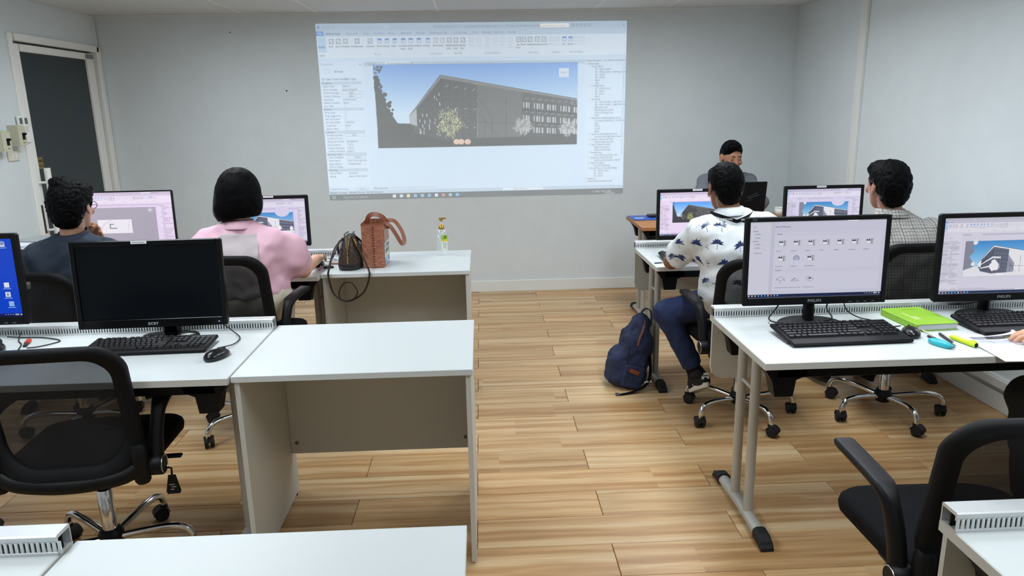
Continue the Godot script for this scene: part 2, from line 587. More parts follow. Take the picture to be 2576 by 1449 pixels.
# ------------------------------------------------------------------ desks, tables
func side_table(at, label):       # at: front edge centre on the floor; 0.80 x 0.60 x 0.75
	var t = thing("side_table", label, "table", at, 0.0, "white side tables along the aisle")
	var st = S(); box(st, Vector3(0, 0.739, -0.3), Vector3(0.806, 0.022, 0.6), 0.0015); obj("tabletop", st, M.top, t)
	for s in [-1, 1]:
		st = S()
		box(st, Vector3(s * 0.387, 0.37, -0.3), Vector3(0.018, 0.716, 0.585), 0.001)
		obj("side_panel", st, M.melamine, t)
		for z in [-0.04, -0.56]:
			st = S()
			lathe(st, [Vector2(0.009, 0), Vector2(0.009, 0.006), Vector2(0.006, 0.012)], Vector3(s * 0.387, 0, z), 10)
			obj("glide", st, M.rubber, t)
	st = S(); box(st, Vector3(0, 0.468, -0.535), Vector3(0.755, 0.518, 0.016), 0.001); obj("modesty_panel", st, M.melamine, t)
	for s in [-1, 1]:
		for y in [0.258, 0.69]:
			st = S()
			lathe(st, [Vector2(0.0075, 0), Vector2(0.0075, 0.002), Vector2(0.004, 0.0022)], Vector3(s * 0.352, y, -0.527), 12, RX(PI / 2))
			obj("cam_lock", st, mat(hexc("6f706c"), 0.35, 0.7), t)
	return t

func rail(parent, x0, x1, zf, y0, depth = 0.05, hgt = 0.04):
	# aluminium cable rail on the rear edge: capped top, slotted front, hollow behind
	var st = S()
	var prof = [Vector2(0, hgt), Vector2(0.004, hgt + 0.002), Vector2(depth - 0.004, hgt + 0.002), Vector2(depth, hgt), Vector2(depth, 0), Vector2(depth - 0.003, 0), Vector2(depth - 0.003, hgt - 0.006), Vector2(0.006, hgt - 0.006), Vector2(0.006, hgt - 0.017), Vector2(0.002, hgt - 0.012)]
	var b = Basis(Vector3(0, 0, -1), Vector3.UP, Vector3.RIGHT)
	prism(st, prof, x1 - x0, T(Vector3(x0, y0, zf), b))
	prism(st, [Vector2(-0.002, 0), Vector2(0.03, 0), Vector2(0.03, 0.002), Vector2(0.001, 0.003), Vector2(0.001, 0.007), Vector2(-0.002, 0.006)], x1 - x0, T(Vector3(x0, y0, zf), b))
	var r = obj("cable_rail", st, M.alu, parent)
	st = S()
	var n = int((x1 - x0) / 0.0105)
	for i in n + 1:
		var x = x0 + 0.004 + i * 0.0105
		box(st, Vector3(x, y0 + (hgt - 0.012) / 2 + 0.002, zf - 0.002), Vector3(0.0063, hgt - 0.014, 0.003))
	var sl = obj("slotted_face", st, M.alu, r)
	sl.set_meta("kind", "stuff")
	st = S(); box(st, Vector3((x0 + x1) / 2, y0 + hgt / 2 - 0.003, zf - depth * 0.45), Vector3(x1 - x0 - 0.004, hgt - 0.012, 0.004)); obj("plastic_insert", st, M.black, r)

func desk(called, label, x0, x1, zf, deep = 0.6, category = "desk", topmat = null, edgemat = null, withrail = true, group = "computer desks in rows", hgt = 0.75):
	var t = thing(called, label, category, Vector3((x0 + x1) / 2, 0, zf), 0.0, group)
	var w = x1 - x0
	var tm = topmat if topmat else M.top
	var em = edgemat if edgemat else M.edge
	var st = S(); box(st, Vector3(0, hgt - 0.0125, -deep / 2), Vector3(w - 0.002, 0.025, deep - 0.002), 0.001); obj("tabletop", st, tm, t)
	st = S()
	for s in [-1, 1]: box(st, Vector3(s * (w / 2), hgt - 0.0128, -deep / 2), Vector3(0.0024, 0.0235, deep + 0.001), 0.0005)
	box(st, Vector3(0, hgt - 0.0128, 0), Vector3(w, 0.0235, 0.0024), 0.0005)
	box(st, Vector3(0, hgt - 0.0128, -deep), Vector3(w, 0.0235, 0.0024), 0.0005)
	obj("edge_band", st, em, t)
	if withrail: rail(t, -w / 2, w / 2, -deep + 0.05, hgt)
	# black steel frame under the top: two beams along the desk and stepped brackets at the ends
	for z in [-0.06, -deep + 0.09]:
		st = S()
		box(st, Vector3(0, hgt - 0.05, z), Vector3(w - 0.12, 0.044, 0.03), 0.003)
		obj("frame_beam", st, M.black, t)
	for s in [-1, 1]:
		for z in [-0.075, -deep + 0.09]:
			st = S()
			var poly = [Vector2(0.01, 0), Vector2(0.17, 0), Vector2(0.165, -0.04), Vector2(0.13, -0.055), Vector2(0.122, -0.115), Vector2(0.058, -0.115), Vector2(0.045, -0.055)]
			var pp = []
			for p in poly: pp.append(Vector2((p.x - w / 2) * -s, p.y))
			prism(st, pp, 0.06, T(Vector3(0, hgt - 0.0255, z - 0.03)))
			obj("bracket", st, M.black, t)
		# T leg
		var lx = s * (w / 2 - 0.072)
		for z in [-deep * 0.42, -deep * 0.66]:
			st = S()
			tube(st, [Vector3(lx, 0.03, z), Vector3(lx, hgt - 0.04, z)], 0.0185, 16)
			obj("leg_post", st, M.silver, t)
		st = S(); tube(st, [Vector3(lx, 0.545, -deep * 0.42), Vector3(lx, 0.545, -deep * 0.66)], 0.007, 10); obj("tie_rod", st, M.silver, t)
		st = S()
		tube(st, smooth_path([Vector3(lx, 0.026, -0.13), Vector3(lx, 0.034, -deep * 0.5), Vector3(lx, 0.026, -deep + 0.07)], 4), 0.024, 14, true, 0.9)
		obj("foot_bar", st, M.silver, t)
		for e in [[-0.13, 1], [-deep + 0.07, -1]]:
			st = S()
			var rr = []
			for p in [[0.0, 0.026, 0.027, 0.026], [0.04, 0.024, 0.027, 0.024], [0.07, 0.015, 0.026, 0.015], [0.085, 0.006, 0.025, 0.006]]:
				var ring = []
				for q in rrect(p[2] * 2, p[3] * 2, minf(p[3], p[2]) * 0.7, 4): ring.append(Vector3(lx + q.x, p[1] + q.y + 0.001, e[0] + p[0] * e[1]))
				if e[1] < 0: ring.reverse()
				rr.append(ring)
			rings(st, rr, true, true, -1)
			for k in 5: box(st, Vector3(lx - 0.02 + k * 0.01, 0.03, e[0] + e[1] * 0.045), Vector3(0.003, 0.02, 0.06), 0.0, RX(0.28 * e[1]))
			obj("foot_cap", st, M.rubber, t)
	# hanging modesty panel with rounded lower corners
	if withrail:
		st = S()
		var ph = 0.25
		var out = []
		for p in rrect(w - 0.01, ph, 0.002, 3, 0.05): out.append(Vector2(p.x, p.y + hgt - 0.026 - ph / 2))
		prism(st, out, 0.014, T(Vector3(0, 0, -deep + 0.008)))
		obj("modesty_panel", st, M.melamine, t)
	return t

func furniture():
	side_table(Vector3(-0.455, 0, -0.785), "white side table at the bottom of the aisle, its top bare and legs unseen")
	side_table(Vector3(-0.452, 0, -2.337), "bare white side table joined to the desk of the switched-off monitor")
	side_table(Vector3(-0.482, 0, -3.90), "white side table carrying the handbag, brick tote and sanitizer bottle")
	desk("computer_desk", "white desk with cable rail under the switched-off monitor", -2.61, -0.862, -2.325, 0.61)
	desk("computer_desk", "white desk with cable rail where the woman in pink works", -2.64, -0.888, -3.85, 0.61)
	desk("computer_desk", "white desk with cable rail holding the green notebook and papers", 0.937, 2.66, -2.30, 0.61)
	desk("computer_desk", "white desk with cable rail where the man in palm shirt works", 0.932, 2.66, -3.855, 0.60)
	desk("computer_desk", "white desk behind the empty side table, only its rail end showing", -2.62, -0.866, -0.775, 0.61)
	desk("computer_desk", "white desk with cable rail in front of the swivelled empty chair", 0.937, 2.66, -0.73, 0.605)
	desk("teacher_table", "wooden top table with silver legs holding the laptop and blue folder", 1.143, 2.62, -5.185, 0.585, "table", M.oak, mat(hexc("a9713f"), 0.5), false, "")
	# chairs: hub place, facing (turn), turn of the star base, lift
	chair("mesh back office chair pushed under the desk of the switched-off monitor", Vector3(-1.40, 0, -2.47), 0.08, 0.3, 0.0, true)
	chair("mesh back office chair carrying the woman in the pink blouse", Vector3(-1.21, 0, -3.62), -0.12, 0.75, 0.06)
	chair("mesh back office chair of the man in the navy shirt", Vector3(-2.10, 0, -3.66), -0.15, 0.15, 0.0)
	chair("mesh back office chair carrying the man in the palm print shirt", Vector3(1.32, 0, -3.575), 0.05, 0.2, -0.01)
	chair("mesh back office chair of the man in the checked shirt", Vector3(2.08, 0, -3.535), 0.0, 0.05, 0.05)
	chair("mesh back office chair at the blue screen monitor, mostly beyond the picture", Vector3(-2.105, 0, -2.44), 0.0, 0.077, 0.0)
	chair("empty mesh back office chair swivelled out beside the aisle", Vector3(1.255, 0, -1.70), -0.02, 0.5, 0.015)

var chair_parts := {}
func chair(label, at, turn, base_turn, lift, with_tag = false):
	var t = thing("office_chair", label, "chair", at, turn, "black mesh back office chairs")
	if chair_parts.is_empty(): chair_shapes()
	var L = Vector3(0, lift, 0)
	var base = put("star_base", chair_parts.base, M.chrome, t)
	base.rotation.y = base_turn
	put("hub_cover", chair_parts.hub, M.black, base)
	for k in 5:
		var a = TAU * k / 5
		var c = put("caster", chair_parts.caster, M.rubber, base, Vector3(sin(a) * 0.285, 0, cos(a) * 0.285))
		c.rotation.y = a + 0.6 + 0.9 * k
	put("gas_lift", chair_parts.lift, M.chrome, t)
	put("tilt_mechanism", chair_parts.mech, M.black, t, L)
	put("seat", chair_parts.seat, M.seat, t, L)
	put("seat_shell", chair_parts.shell, M.black, t, L)
	put("back_frame", chair_parts.frame, M.black_soft, t, L)
	put("back_mesh", chair_parts.mesh, M.mesh, t, L)
	put("back_bracket", chair_parts.bracket, M.black, t, L)
	for s in [-1, 1]:
		var arm = put("armrest", chair_parts.arm[s], M.black, t, L)
		put("pivot_ring", chair_parts.ring[s], M.chrome, arm)
	var lv = put("height_lever", chair_parts.lever, M.black, t, L)
	if with_tag:
		var st = S()
		prism(st, [Vector2(-0.012, 0.04), Vector2(0.012, 0.04), Vector2(0.024, -0.02), Vector2(0.02, -0.03), Vector2(-0.02, -0.03), Vector2(-0.024, -0.02)], 0.004, T(Vector3(0.30, 0.365, 0.16)))
		tube(st, [Vector3(0.30, 0.40, 0.162), Vector3(0.302, 0.43, 0.162), Vector3(0.27, 0.44, 0.162)], 0.004, 6)
		var o = obj("hang_tag", st, M.black, t, L)
		st = S()
		for k in 3: box(st, Vector3(0.30 + (k % 2) * 0.006 - 0.003, 0.37 - k * 0.009, 0.1646), Vector3(0.018 - 0.003 * k, 0.003, 0.0006))
		obj("print", st, mat(hexc("9a9c9c"), 0.6), o)
	return t

func back_z(x, y):      # depth of the back surface: lumbar bulge and sideways wrap
	var v = (y - 0.42) / 0.5
	return 0.235 - 0.035 * sin(PI * clampf(v * 1.1, 0, 1)) + 0.055 * v * v - 0.5 * x * x

func chair_shapes():
	var P = chair_parts
	var st = S()
	for k in 5:
		var a = TAU * k / 5
		var d = Vector3(sin(a), 0, cos(a))
		tube(st, smooth_path([d * 0.02 + Vector3(0, 0.095, 0), d * 0.12 + Vector3(0, 0.112, 0), d * 0.21 + Vector3(0, 0.122, 0), d * 0.262 + Vector3(0, 0.112, 0), d * 0.284 + Vector3(0, 0.085, 0), d * 0.286 + Vector3(0, 0.055, 0)], 5), 0.0135, 12)
	st.generate_normals(); P.base = st.commit()
	st = S()
	lathe(st, [Vector2(0.034, 0.068), Vector2(0.042, 0.078), Vector2(0.044, 0.11), Vector2(0.036, 0.128), Vector2(0.03, 0.132)], Vector3.ZERO, 20)
	st.generate_normals(); P.hub = st.commit()
	st = S()
	for s in [-1, 1]:
		lathe(st, [Vector2(0.014, -0.0085), Vector2(0.024, -0.0085), Vector2(0.0265, -0.006), Vector2(0.0265, 0.006), Vector2(0.024, 0.0085), Vector2(0.014, 0.0085)], Vector3(s * 0.014, 0.0265, 0.012), 18, RZ(PI / 2))
	var hood = []
	for i in 9:
		var a = PI * (0.05 + 0.95 * i / 8.0)
		hood.append(Vector2(cos(a) * 0.031, sin(a) * 0.031))
	for i in 9:
		var a = PI * (1.0 - 0.95 * i / 8.0)
		hood.append(Vector2(cos(a) * 0.0275, sin(a) * 0.0275))
	prism(st, hood, 0.046, T(Vector3(-0.023, 0.0275, 0.012), RY(PI / 2)))
	tube(st, [Vector3(0, 0.05, 0), Vector3(0, 0.066, 0)], 0.0145, 12)
	st.generate_normals(); P.caster = st.commit()
	st = S()
	lathe(st, [Vector2(0.026, 0.125), Vector2(0.026, 0.29), Vector2(0.024, 0.292), Vector2(0.0145, 0.293), Vector2(0.0145, 0.45)], Vector3.ZERO, 20)
	st.generate_normals(); P.lift = st.commit()
	st = S()
	box(st, Vector3(0, 0.40, 0.0), Vector3(0.16, 0.04, 0.24), 0.01)
	box(st, Vector3(0, 0.417, 0.16), Vector3(0.10, 0.022, 0.16), 0.006, RX(-0.05))
	st.generate_normals(); P.mech = st.commit()
	# seat: rounded cushion with waterfall front
	var rr = []
	for q in [[-0.034, 0.9], [-0.026, 0.985], [-0.004, 1.0], [0.012, 0.985], [0.022, 0.94], [0.0265, 0.8], [0.0285, 0.55], [0.029, 0.2]]:
		var ring = []
		for p in rrect(0.49 * q[1], 0.47 * q[1], 0.11 * q[1], 7):
			var zf = p.y / 0.235
			var drop = -0.022 * pow(clampf((zf - 0.25) / 0.75, 0, 1), 2.0)
			ring.append(Vector3(p.x * (1.0 - 0.05 * zf * -1.0 * 0.5), 0.462 + q[0] + drop, -p.y - 0.03))
		rr.append(ring)
	st = S(); rings(st, rr); st.generate_normals(); P.seat = st.commit()
	rr = []
	for q in [[0.40, 0.62], [0.408, 0.8], [0.43, 0.9]]:
		var ring = []
		for p in rrect(0.49 * q[1], 0.47 * q[1], 0.1 * q[1], 6): ring.append(Vector3(p.x, q[0], -p.y - 0.03))
		rr.append(ring)
	st = S(); rings(st, rr); st.generate_normals(); P.shell = st.commit()
	# back: rounded frame ring around a stretched mesh
	var cy = 0.668
	var outer = rrect(0.47, 0.485, 0.09, 10, 0.135)
	var inner = []
	var n = outer.size()
	for i in n:
		var p = outer[i]
		inner.append(Vector2(p.x * 0.79, p.y * 0.79 + (0.012 if p.y < 0 else 0.004)))
	var ringset = []
	for q in [[1.0, 0.0, 0.0], [0.985, 0.04, 0.016], [0.6, 0.35, 0.02], [0.1, 0.9, 0.014], [0.0, 1.0, 0.0], [0.1, 0.9, -0.012], [0.6, 0.4, -0.016], [0.985, 0.03, -0.014], [1.0, 0.0, 0.0]]:
		var ring = []
		for i in n:
			var p = (outer[i] as Vector2).lerp(inner[i], q[1])
			ring.append(Vector3(p.x, cy + p.y, back_z(p.x, cy + p.y) + q[2]))
		ringset.append(ring)
	st = S(); rings(st, ringset, true, false); st.generate_normals(); P.frame = st.commit()
	ringset = []
	for s in [1.03, 0.85, 0.65, 0.45, 0.25, 0.08]:
		var ring = []
		for i in n:
			var p = Vector2(inner[i].x, inner[i].y) * s
			ring.append(Vector3(p.x, cy + p.y, back_z(p.x, cy + p.y)))
		ringset.append(ring)
	st = S(); rings(st, ringset, true, true); st.generate_normals(); P.mesh = st.commit()
	st = S()      # yoke that joins back, seat and arms
	tube(st, smooth_path([Vector3(-0.225, 0.47, 0.195), Vector3(-0.17, 0.44, 0.215), Vector3(-0.08, 0.428, 0.225), Vector3(0, 0.425, 0.228), Vector3(0.08, 0.428, 0.225), Vector3(0.17, 0.44, 0.215), Vector3(0.225, 0.47, 0.195)], 4), 0.028, 14)
	for s in [-1, 1]:
		tube(st, [Vector3(s * 0.222, 0.405, 0.2), Vector3(s * 0.222, 0.415, 0.2), Vector3(s * 0.222, 0.535, 0.205), Vector3(s * 0.222, 0.548, 0.205)], [0.02, 0.026, 0.026, 0.018], 14)
		box(st, Vector3(s * 0.215, 0.44, 0.12), Vector3(0.045, 0.05, 0.2), 0.012)
	st.generate_normals(); P.bracket = st.commit()
	P.arm = {}
	P.ring = {}
	for s in [-1, 1]:
		st = S()
		var x = s * 0.262
		var pts = smooth_path([Vector3(x, 0.455, 0.17), Vector3(x, 0.545, 0.145), Vector3(x + s * 0.004, 0.612, 0.118), Vector3(x + s * 0.006, 0.643, 0.093), Vector3(x + s * 0.004, 0.653, 0.055), Vector3(x, 0.655, -0.05), Vector3(x - s * 0.004, 0.655, -0.17)], 5)
		var ring = []
		for i in pts.size():
			var d = ((pts[mini(i + 1, pts.size() - 1)] - pts[maxi(i - 1, 0)]) as Vector3).normalized()
			var side = Vector3.RIGHT
			var up = side.cross(d).normalized()
			var f = float(i) / (pts.size() - 1)
			var w = lerpf(0.042, 0.058, smoothstep(0.3, 0.65, f))
			var h = lerpf(0.05, 0.024, smoothstep(0.2, 0.7, f))
			if i == pts.size() - 1: w *= 0.85; h *= 0.7
			var r = []
			for p in rrect(w, h, h * 0.42, 4): r.append(pts[i] + side * p.x + up * p.y)
			ring.append(r)
		rings(st, ring)
		lathe(st, [Vector2(0.034, -0.024), Vector2(0.036, -0.018), Vector2(0.036, 0.018), Vector2(0.034, 0.024)], Vector3(x, 0.455, 0.175), 20, RZ(PI / 2))
		st.generate_normals(); P.arm[s] = st.commit()
		st = S()
		var circ = []
		for i in 25:
			var a = TAU * i / 24
			circ.append(Vector3(x + s * 0.0245, 0.455 + cos(a) * 0.03, 0.175 + sin(a) * 0.03))
		tube(st, circ, 0.0022, 6, false)
		st.generate_normals(); P.ring[s] = st.commit()
	st = S()
	tube(st, [Vector3(0.05, 0.405, 0.0), Vector3(0.22, 0.40, 0.0)], 0.005, 8)
	box(st, Vector3(0.25, 0.40, 0), Vector3(0.07, 0.012, 0.024), 0.004)
	st.generate_normals(); P.lever = st.commit()
# ------------------------------------------------------------------ painting flat pictures for the screens
var glyphs := {}
var sysfont: SystemFont
func txt(im, s, x, y, size, c):      # y: baseline
	if sysfont == null:
		sysfont = SystemFont.new()
		sysfont.font_names = PackedStringArray(["Droid Sans"])
	var ts = TextServerManager.get_primary_interface()
	var b = ts.create_shaped_text()
	ts.shaped_text_add_string(b, s, sysfont.get_rids(), size)
	ts.shaped_text_shape(b)
	var px = float(x)
	for g in ts.shaped_text_get_glyphs(b):
		var sz = Vector2i(g.font_size, 0)
		ts.font_render_glyph(g.font_rid, sz, g.index)
		var uv = ts.font_get_glyph_uv_rect(g.font_rid, sz, g.index)
		if uv.size.x > 0:
			var off = ts.font_get_glyph_offset(g.font_rid, sz, g.index)
			var key = [g.font_rid, g.font_size, ts.font_get_glyph_texture_idx(g.font_rid, sz, g.index)]
			var fresh = ts.font_get_texture_image(g.font_rid, sz, key[2])
			for j in int(uv.size.y):
				for i in int(uv.size.x):
					var a = fresh.get_pixel(int(uv.position.x) + i, int(uv.position.y) + j).a
					if a > 0.05:
						var dx = int(px + off.x) + i
						var dy = int(y + off.y) + j
						if dx >= 0 and dy >= 0 and dx < im.get_width() and dy < im.get_height():
							im.set_pixel(dx, dy, im.get_pixel(dx, dy).lerp(c, a))
		px += g.advance
	ts.free_rid(b)

func R(im, x, y, w, h, c): im.fill_rect(Rect2i(int(x), int(y), maxi(1, int(w)), maxi(1, int(h))), c)
func O(im, x, y, w, h, c, t = 1):      # outlined rectangle
	R(im, x, y, w, t, c); R(im, x, y + h - t, w, t, c); R(im, x, y, t, h, c); R(im, x + w - t, y, t, h, c)

func poly(im, pts, c):
	var y0 = 1e9
	var y1 = -1e9
	for p in pts: y0 = minf(y0, p.y); y1 = maxf(y1, p.y)
	for y in range(maxi(0, int(y0)), mini(im.get_height() - 1, int(y1)) + 1):
		var xs = []
		var yy = y + 0.5
		for i in pts.size():
			var a = pts[i]
			var b = pts[(i + 1) % pts.size()]
			if (a.y <= yy) != (b.y <= yy): xs.append(a.x + (yy - a.y) * (b.x - a.x) / (b.y - a.y))
		xs.sort()
		for k in range(0, xs.size() - 1, 2):
			var xa = maxi(0, int(round(xs[k])))
			var xb = mini(im.get_width(), int(round(xs[k + 1])))
			if xb > xa: im.fill_rect(Rect2i(xa, y, xb - xa, 1), c)

func line(im, a, b, w, c):
	var d = (b - a).normalized().orthogonal() * maxf(w, 1.0) / 2
	if absf(b.y - a.y) < 0.8: R(im, minf(a.x, b.x), a.y - w / 2, absf(b.x - a.x) + 1, w, c); return
	if absf(b.x - a.x) < 0.8: R(im, a.x - w / 2, minf(a.y, b.y), w, absf(b.y - a.y) + 1, c); return
	poly(im, [a + d, b + d, b - d, a - d], c)

func disc(im, p, r, c, squash = 1.0):
	var pts = []
	for i in 18: pts.append(p + Vector2(cos(TAU * i / 18) * r, sin(TAU * i / 18) * r * squash))
	poly(im, pts, c)

func blob(im, p, r, c, seed_ = 1, squash = 1.0):
	var r2 = RandomNumberGenerator.new()
	r2.seed = seed_
	var pts = []
	for i in 22: pts.append(p + Vector2(cos(TAU * i / 22), sin(TAU * i / 22) * squash) * r * r2.randf_range(0.72, 1.08))
	poly(im, pts, c)

func G(v, b = 0.0): return Color(v, v, v + b)

# the picture in the drawing window: a long three-storey building seen on its corner; coordinates run 0..1 in the window
func building_view(im, rx, ry, rw, rh, sketch):
	var r2 = RandomNumberGenerator.new()
	r2.seed = 99
	var q = func(x, y): return Vector2(rx + ((x - 472.0 - (y - 388.0) * 0.064) / (1558.0 - (y - 388.0) * 0.064)) * rw, ry + ((y - 388.0 + (x - 472.0) * 0.0141) / (634.0 - (x - 472.0) * 0.0045)) * rh)
	for i in int(rh):
		var f = float(i) / rh
		R(im, rx, ry + i, rw, 1, Color(0.26, 0.56, 0.83).lerp(Color(0.62, 0.83, 0.97), clampf(f * 1.6, 0, 1)) if sketch else Color(0.36, 0.65, 1.0).lerp(Color(0.74, 0.88, 1.0), clampf(f * 1.7, 0, 1)))
	var dark = Color(0.24, 0.24, 0.25)
	var mid = Color(0.37, 0.37, 0.375)
	var glass = Color(0.30, 0.30, 0.31)
	var lite = Color(0.62, 0.63, 0.64)
	if sketch:
		dark = Color(0.92, 0.92, 0.95); mid = Color(0.93, 0.93, 0.96); glass = Color(0.42, 0.44, 0.52); lite = Color(0.16, 0.17, 0.24)
	poly(im, [q.call(505, 826), q.call(760, 830), q.call(1000, 955), q.call(1260, 940), q.call(2030, 915), q.call(2030, 993), q.call(513, 1021)], dark)
	# left trees
	if sketch:
		poly(im, [q.call(474, 390), q.call(580, 390), q.call(640, 430), q.call(620, 500), q.call(650, 560), q.call(600, 640), q.call(570, 640), q.call(700, 830), q.call(505, 900)], Color(0.55, 0.56, 0.63))
		blob(im, q.call(650, 405), rw * 0.03, Color(0.93, 0.93, 0.96), 3)
		blob(im, q.call(660, 790), rw * 0.025, Color(0.93, 0.93, 0.96), 5)
	else:
		for i in 260:
			var t = r2.randf()
			var c = Vector2(lerpf(490, 520, t) + r2.randf() * lerpf(20, 170, t) * r2.randf(), lerpf(500, 830, t) + r2.randf_range(-20, 20))
			disc(im, q.call(c.x, c.y), rw * r2.randf_range(0.003, 0.011), Color(0.26, 0.27, 0.28))
		for i in 26: disc(im, q.call(480 + r2.randf() * 60, 400 + r2.randf() * 50), rw * 0.004, Color(0.3, 0.34, 0.40))
		poly(im, [q.call(490, 600), q.call(560, 680), q.call(640, 800), q.call(660, 830), q.call(505, 830)], Color(0.25, 0.26, 0.27))
	# body
	poly(im, [q.call(745, 770), q.call(985, 470), q.call(1258, 535), q.call(1262, 942), q.call(1000, 960), q.call(805, 915), q.call(750, 830)], glass)
	poly(im, [q.call(1258, 532), q.call(1605, 588), q.call(1605, 932), q.call(1264, 942)], mid)
	poly(im, [q.call(1605, 588), q.call(2030, 652), q.call(2030, 915), q.call(1605, 932)], glass)
	if sketch: poly(im, [q.call(1258, 640), q.call(1375, 780), q.call(1375, 930), q.call(1264, 942)], Color(0.60, 0.61, 0.68))
	# roof
	poly(im, [q.call(745, 772), q.call(980, 462), q.call(2030, 640), q.call(2030, 656), q.call(985, 488), q.call(752, 785)], Color(0.47, 0.47, 0.48) if not sketch else Color(0.95, 0.95, 0.97))
	line(im, q.call(980, 463), q.call(2030, 641), 2, Color(0.22, 0.22, 0.24)); line(im, q.call(745, 772), q.call(980, 463), 2, Color(0.22, 0.22, 0.24))
	poly(im, [q.call(745, 775), q.call(800, 715), q.call(806, 850), q.call(750, 830)], Color(0.66, 0.67, 0.69) if not sketch else Color(0.95, 0.95, 0.97))
	# mullions on the left flank
	var ml = Color(0.15, 0.15, 0.16) if not sketch else Color(0.15, 0.16, 0.24)
	for i in 14:
		var f = i / 13.0
		var x = lerpf(805, 985, f)
		line(im, q.call(x, lerpf(705, 490, f)), q.call(x + 8, lerpf(918, 958, f)), 1.2, ml)
	for i in 9:
		var f = i / 8.0
		line(im, q.call(800, lerpf(720, 915, f)), q.call(992, lerpf(500, 955, f)), 1.2, ml)
	for i in 22:
		var f = r2.randf()
		var x = lerpf(820, 985, f)
		var y = lerpf(lerpf(720, 540, f), lerpf(900, 945, f), r2.randf())
		R(im, q.call(x, y).x, q.call(x, y).y, rw * 0.005, rh * r2.randf_range(0.02, 0.05), Color(0.72, 0.74, 0.78) if not sketch else Color(0.3, 0.32, 0.42))
	if sketch:      # white floor bands round the corner
		for y in [0, 150]:
			poly(im, [q.call(800, 790 + y * 0.45), q.call(990, 655 + y), q.call(1130, 662 + y), q.call(1130, 694 + y * 0.97), q.call(990, 690 + y), q.call(800, 806 + y * 0.45)], mid)
	# corner block grid and little lamps
	for i in 6: line(im, q.call(1000 + i * 50, 500 + i * 10), q.call(1002 + i * 51, 955 - i * 3), 1.2, ml)
	for y in [560, 640, 700, 780, 850, 910]: line(im, q.call(990, y), q.call(1260, y + 8), 1.2, ml)
	for a in [[1030, 545], [1100, 555], [1168, 565], [1232, 573], [1035, 705], [1105, 708], [1172, 712], [1238, 716], [1180, 858], [1240, 858]]: line(im, q.call(a[0] - 10, a[1] + 6), q.call(a[0] + 12, a[1] - 7 if a[1] < 700 else a[1] - 1), 2, Color(0.85, 0.87, 0.9) if not sketch else lite)
	# blank wall lines
	line(im, q.call(1478, 635), q.call(1482, 935), 1.5, ml); line(im, q.call(1268, 820), q.call(1605, 826), 1.5, ml)
	line(im, q.call(1260, 630), q.call(1375, 770), 1.5, ml); line(im, q.call(1375, 770), q.call(1375, 935), 1.5, ml); line(im, q.call(1265, 740), q.call(1420, 930), 1.5, ml); line(im, q.call(1318, 760), q.call(1318, 938), 1.5, ml)
	# right wing: floors, mullions, bright panes
	for fl in 3:
		var ya = [665, 765, 855][fl]
		var yb = [728, 825, 915][fl]
		for i in 21:
			var x = 1612 + i * 20.5
			var dy = (x - 1605) * [0.10, 0.075, 0.05][fl]
			if i % 5 != 3: R(im, q.call(x, ya).x, q.call(x, ya + dy).y, rw * (0.006 + 0.004 * (i % 2)), rh * 0.07, Color(0.70, 0.72, 0.74) if not sketch else Color(0.55, 0.57, 0.66))
			line(im, q.call(x - 4, ya + dy - 10), q.call(x - 4, yb + dy * 0.7), 1.2, ml)
		line(im, q.call(1605, yb), q.call(2030, yb + 30 - fl * 14), 3, ml)
		for i in 8:
			var x = 1625 + i * 50
			line(im, q.call(x, ya - 25 + (x - 1605) * 0.09), q.call(x + 30, ya - 32 + (x - 1605) * 0.09), 1.5, Color(0.82, 0.84, 0.86) if not sketch else ml)
	# trees in front
	var crowns = [[1050, 820, 100, 112, Color(0.93, 0.93, 0.52)], [1615, 845, 72, 62, Color(0.80, 0.80, 0.82)], [1960, 862, 68, 60, Color(0.80, 0.80, 0.82)]]
	for t in crowns:
		if sketch:
			blob(im, q.call(t[0] + 30, t[1] + 20), t[2] * 0.7 * rw / 1558.0, Color(0.62, 0.63, 0.71), 8, 1.0)
			blob(im, q.call(t[0] - 15, t[1]), t[2] * 0.85 * rw / 1558.0, Color(0.96, 0.96, 0.98), int(t[0]), 1.25); continue
		for i in 620:
			var a = r2.randf() * TAU
			var d = sqrt(r2.randf()) * (0.86 + 0.16 * sin(a * 5.0 + t[0]) + 0.1 * sin(a * 11.0)) + r2.randf() * 0.12
			var p = q.call(t[0] + cos(a) * d * t[2], t[1] + sin(a) * d * t[3])
			line(im, p, p + Vector2(r2.randf_range(-5, 5), r2.randf_range(2, 9)) * rw / 1067.0, 1.9 * rw / 1067.0, (t[4] as Color).darkened(r2.randf() * 0.25))
	for x in [1105, 1140, 1190]: disc(im, q.call(x, 970), rw * 0.016, Color(0.93, 0.72, 0.58) if not sketch else Color(0.97, 0.97, 0.98), 0.85)
	O(im, rx, ry, rw, rh, Color(0.45, 0.47, 0.5))

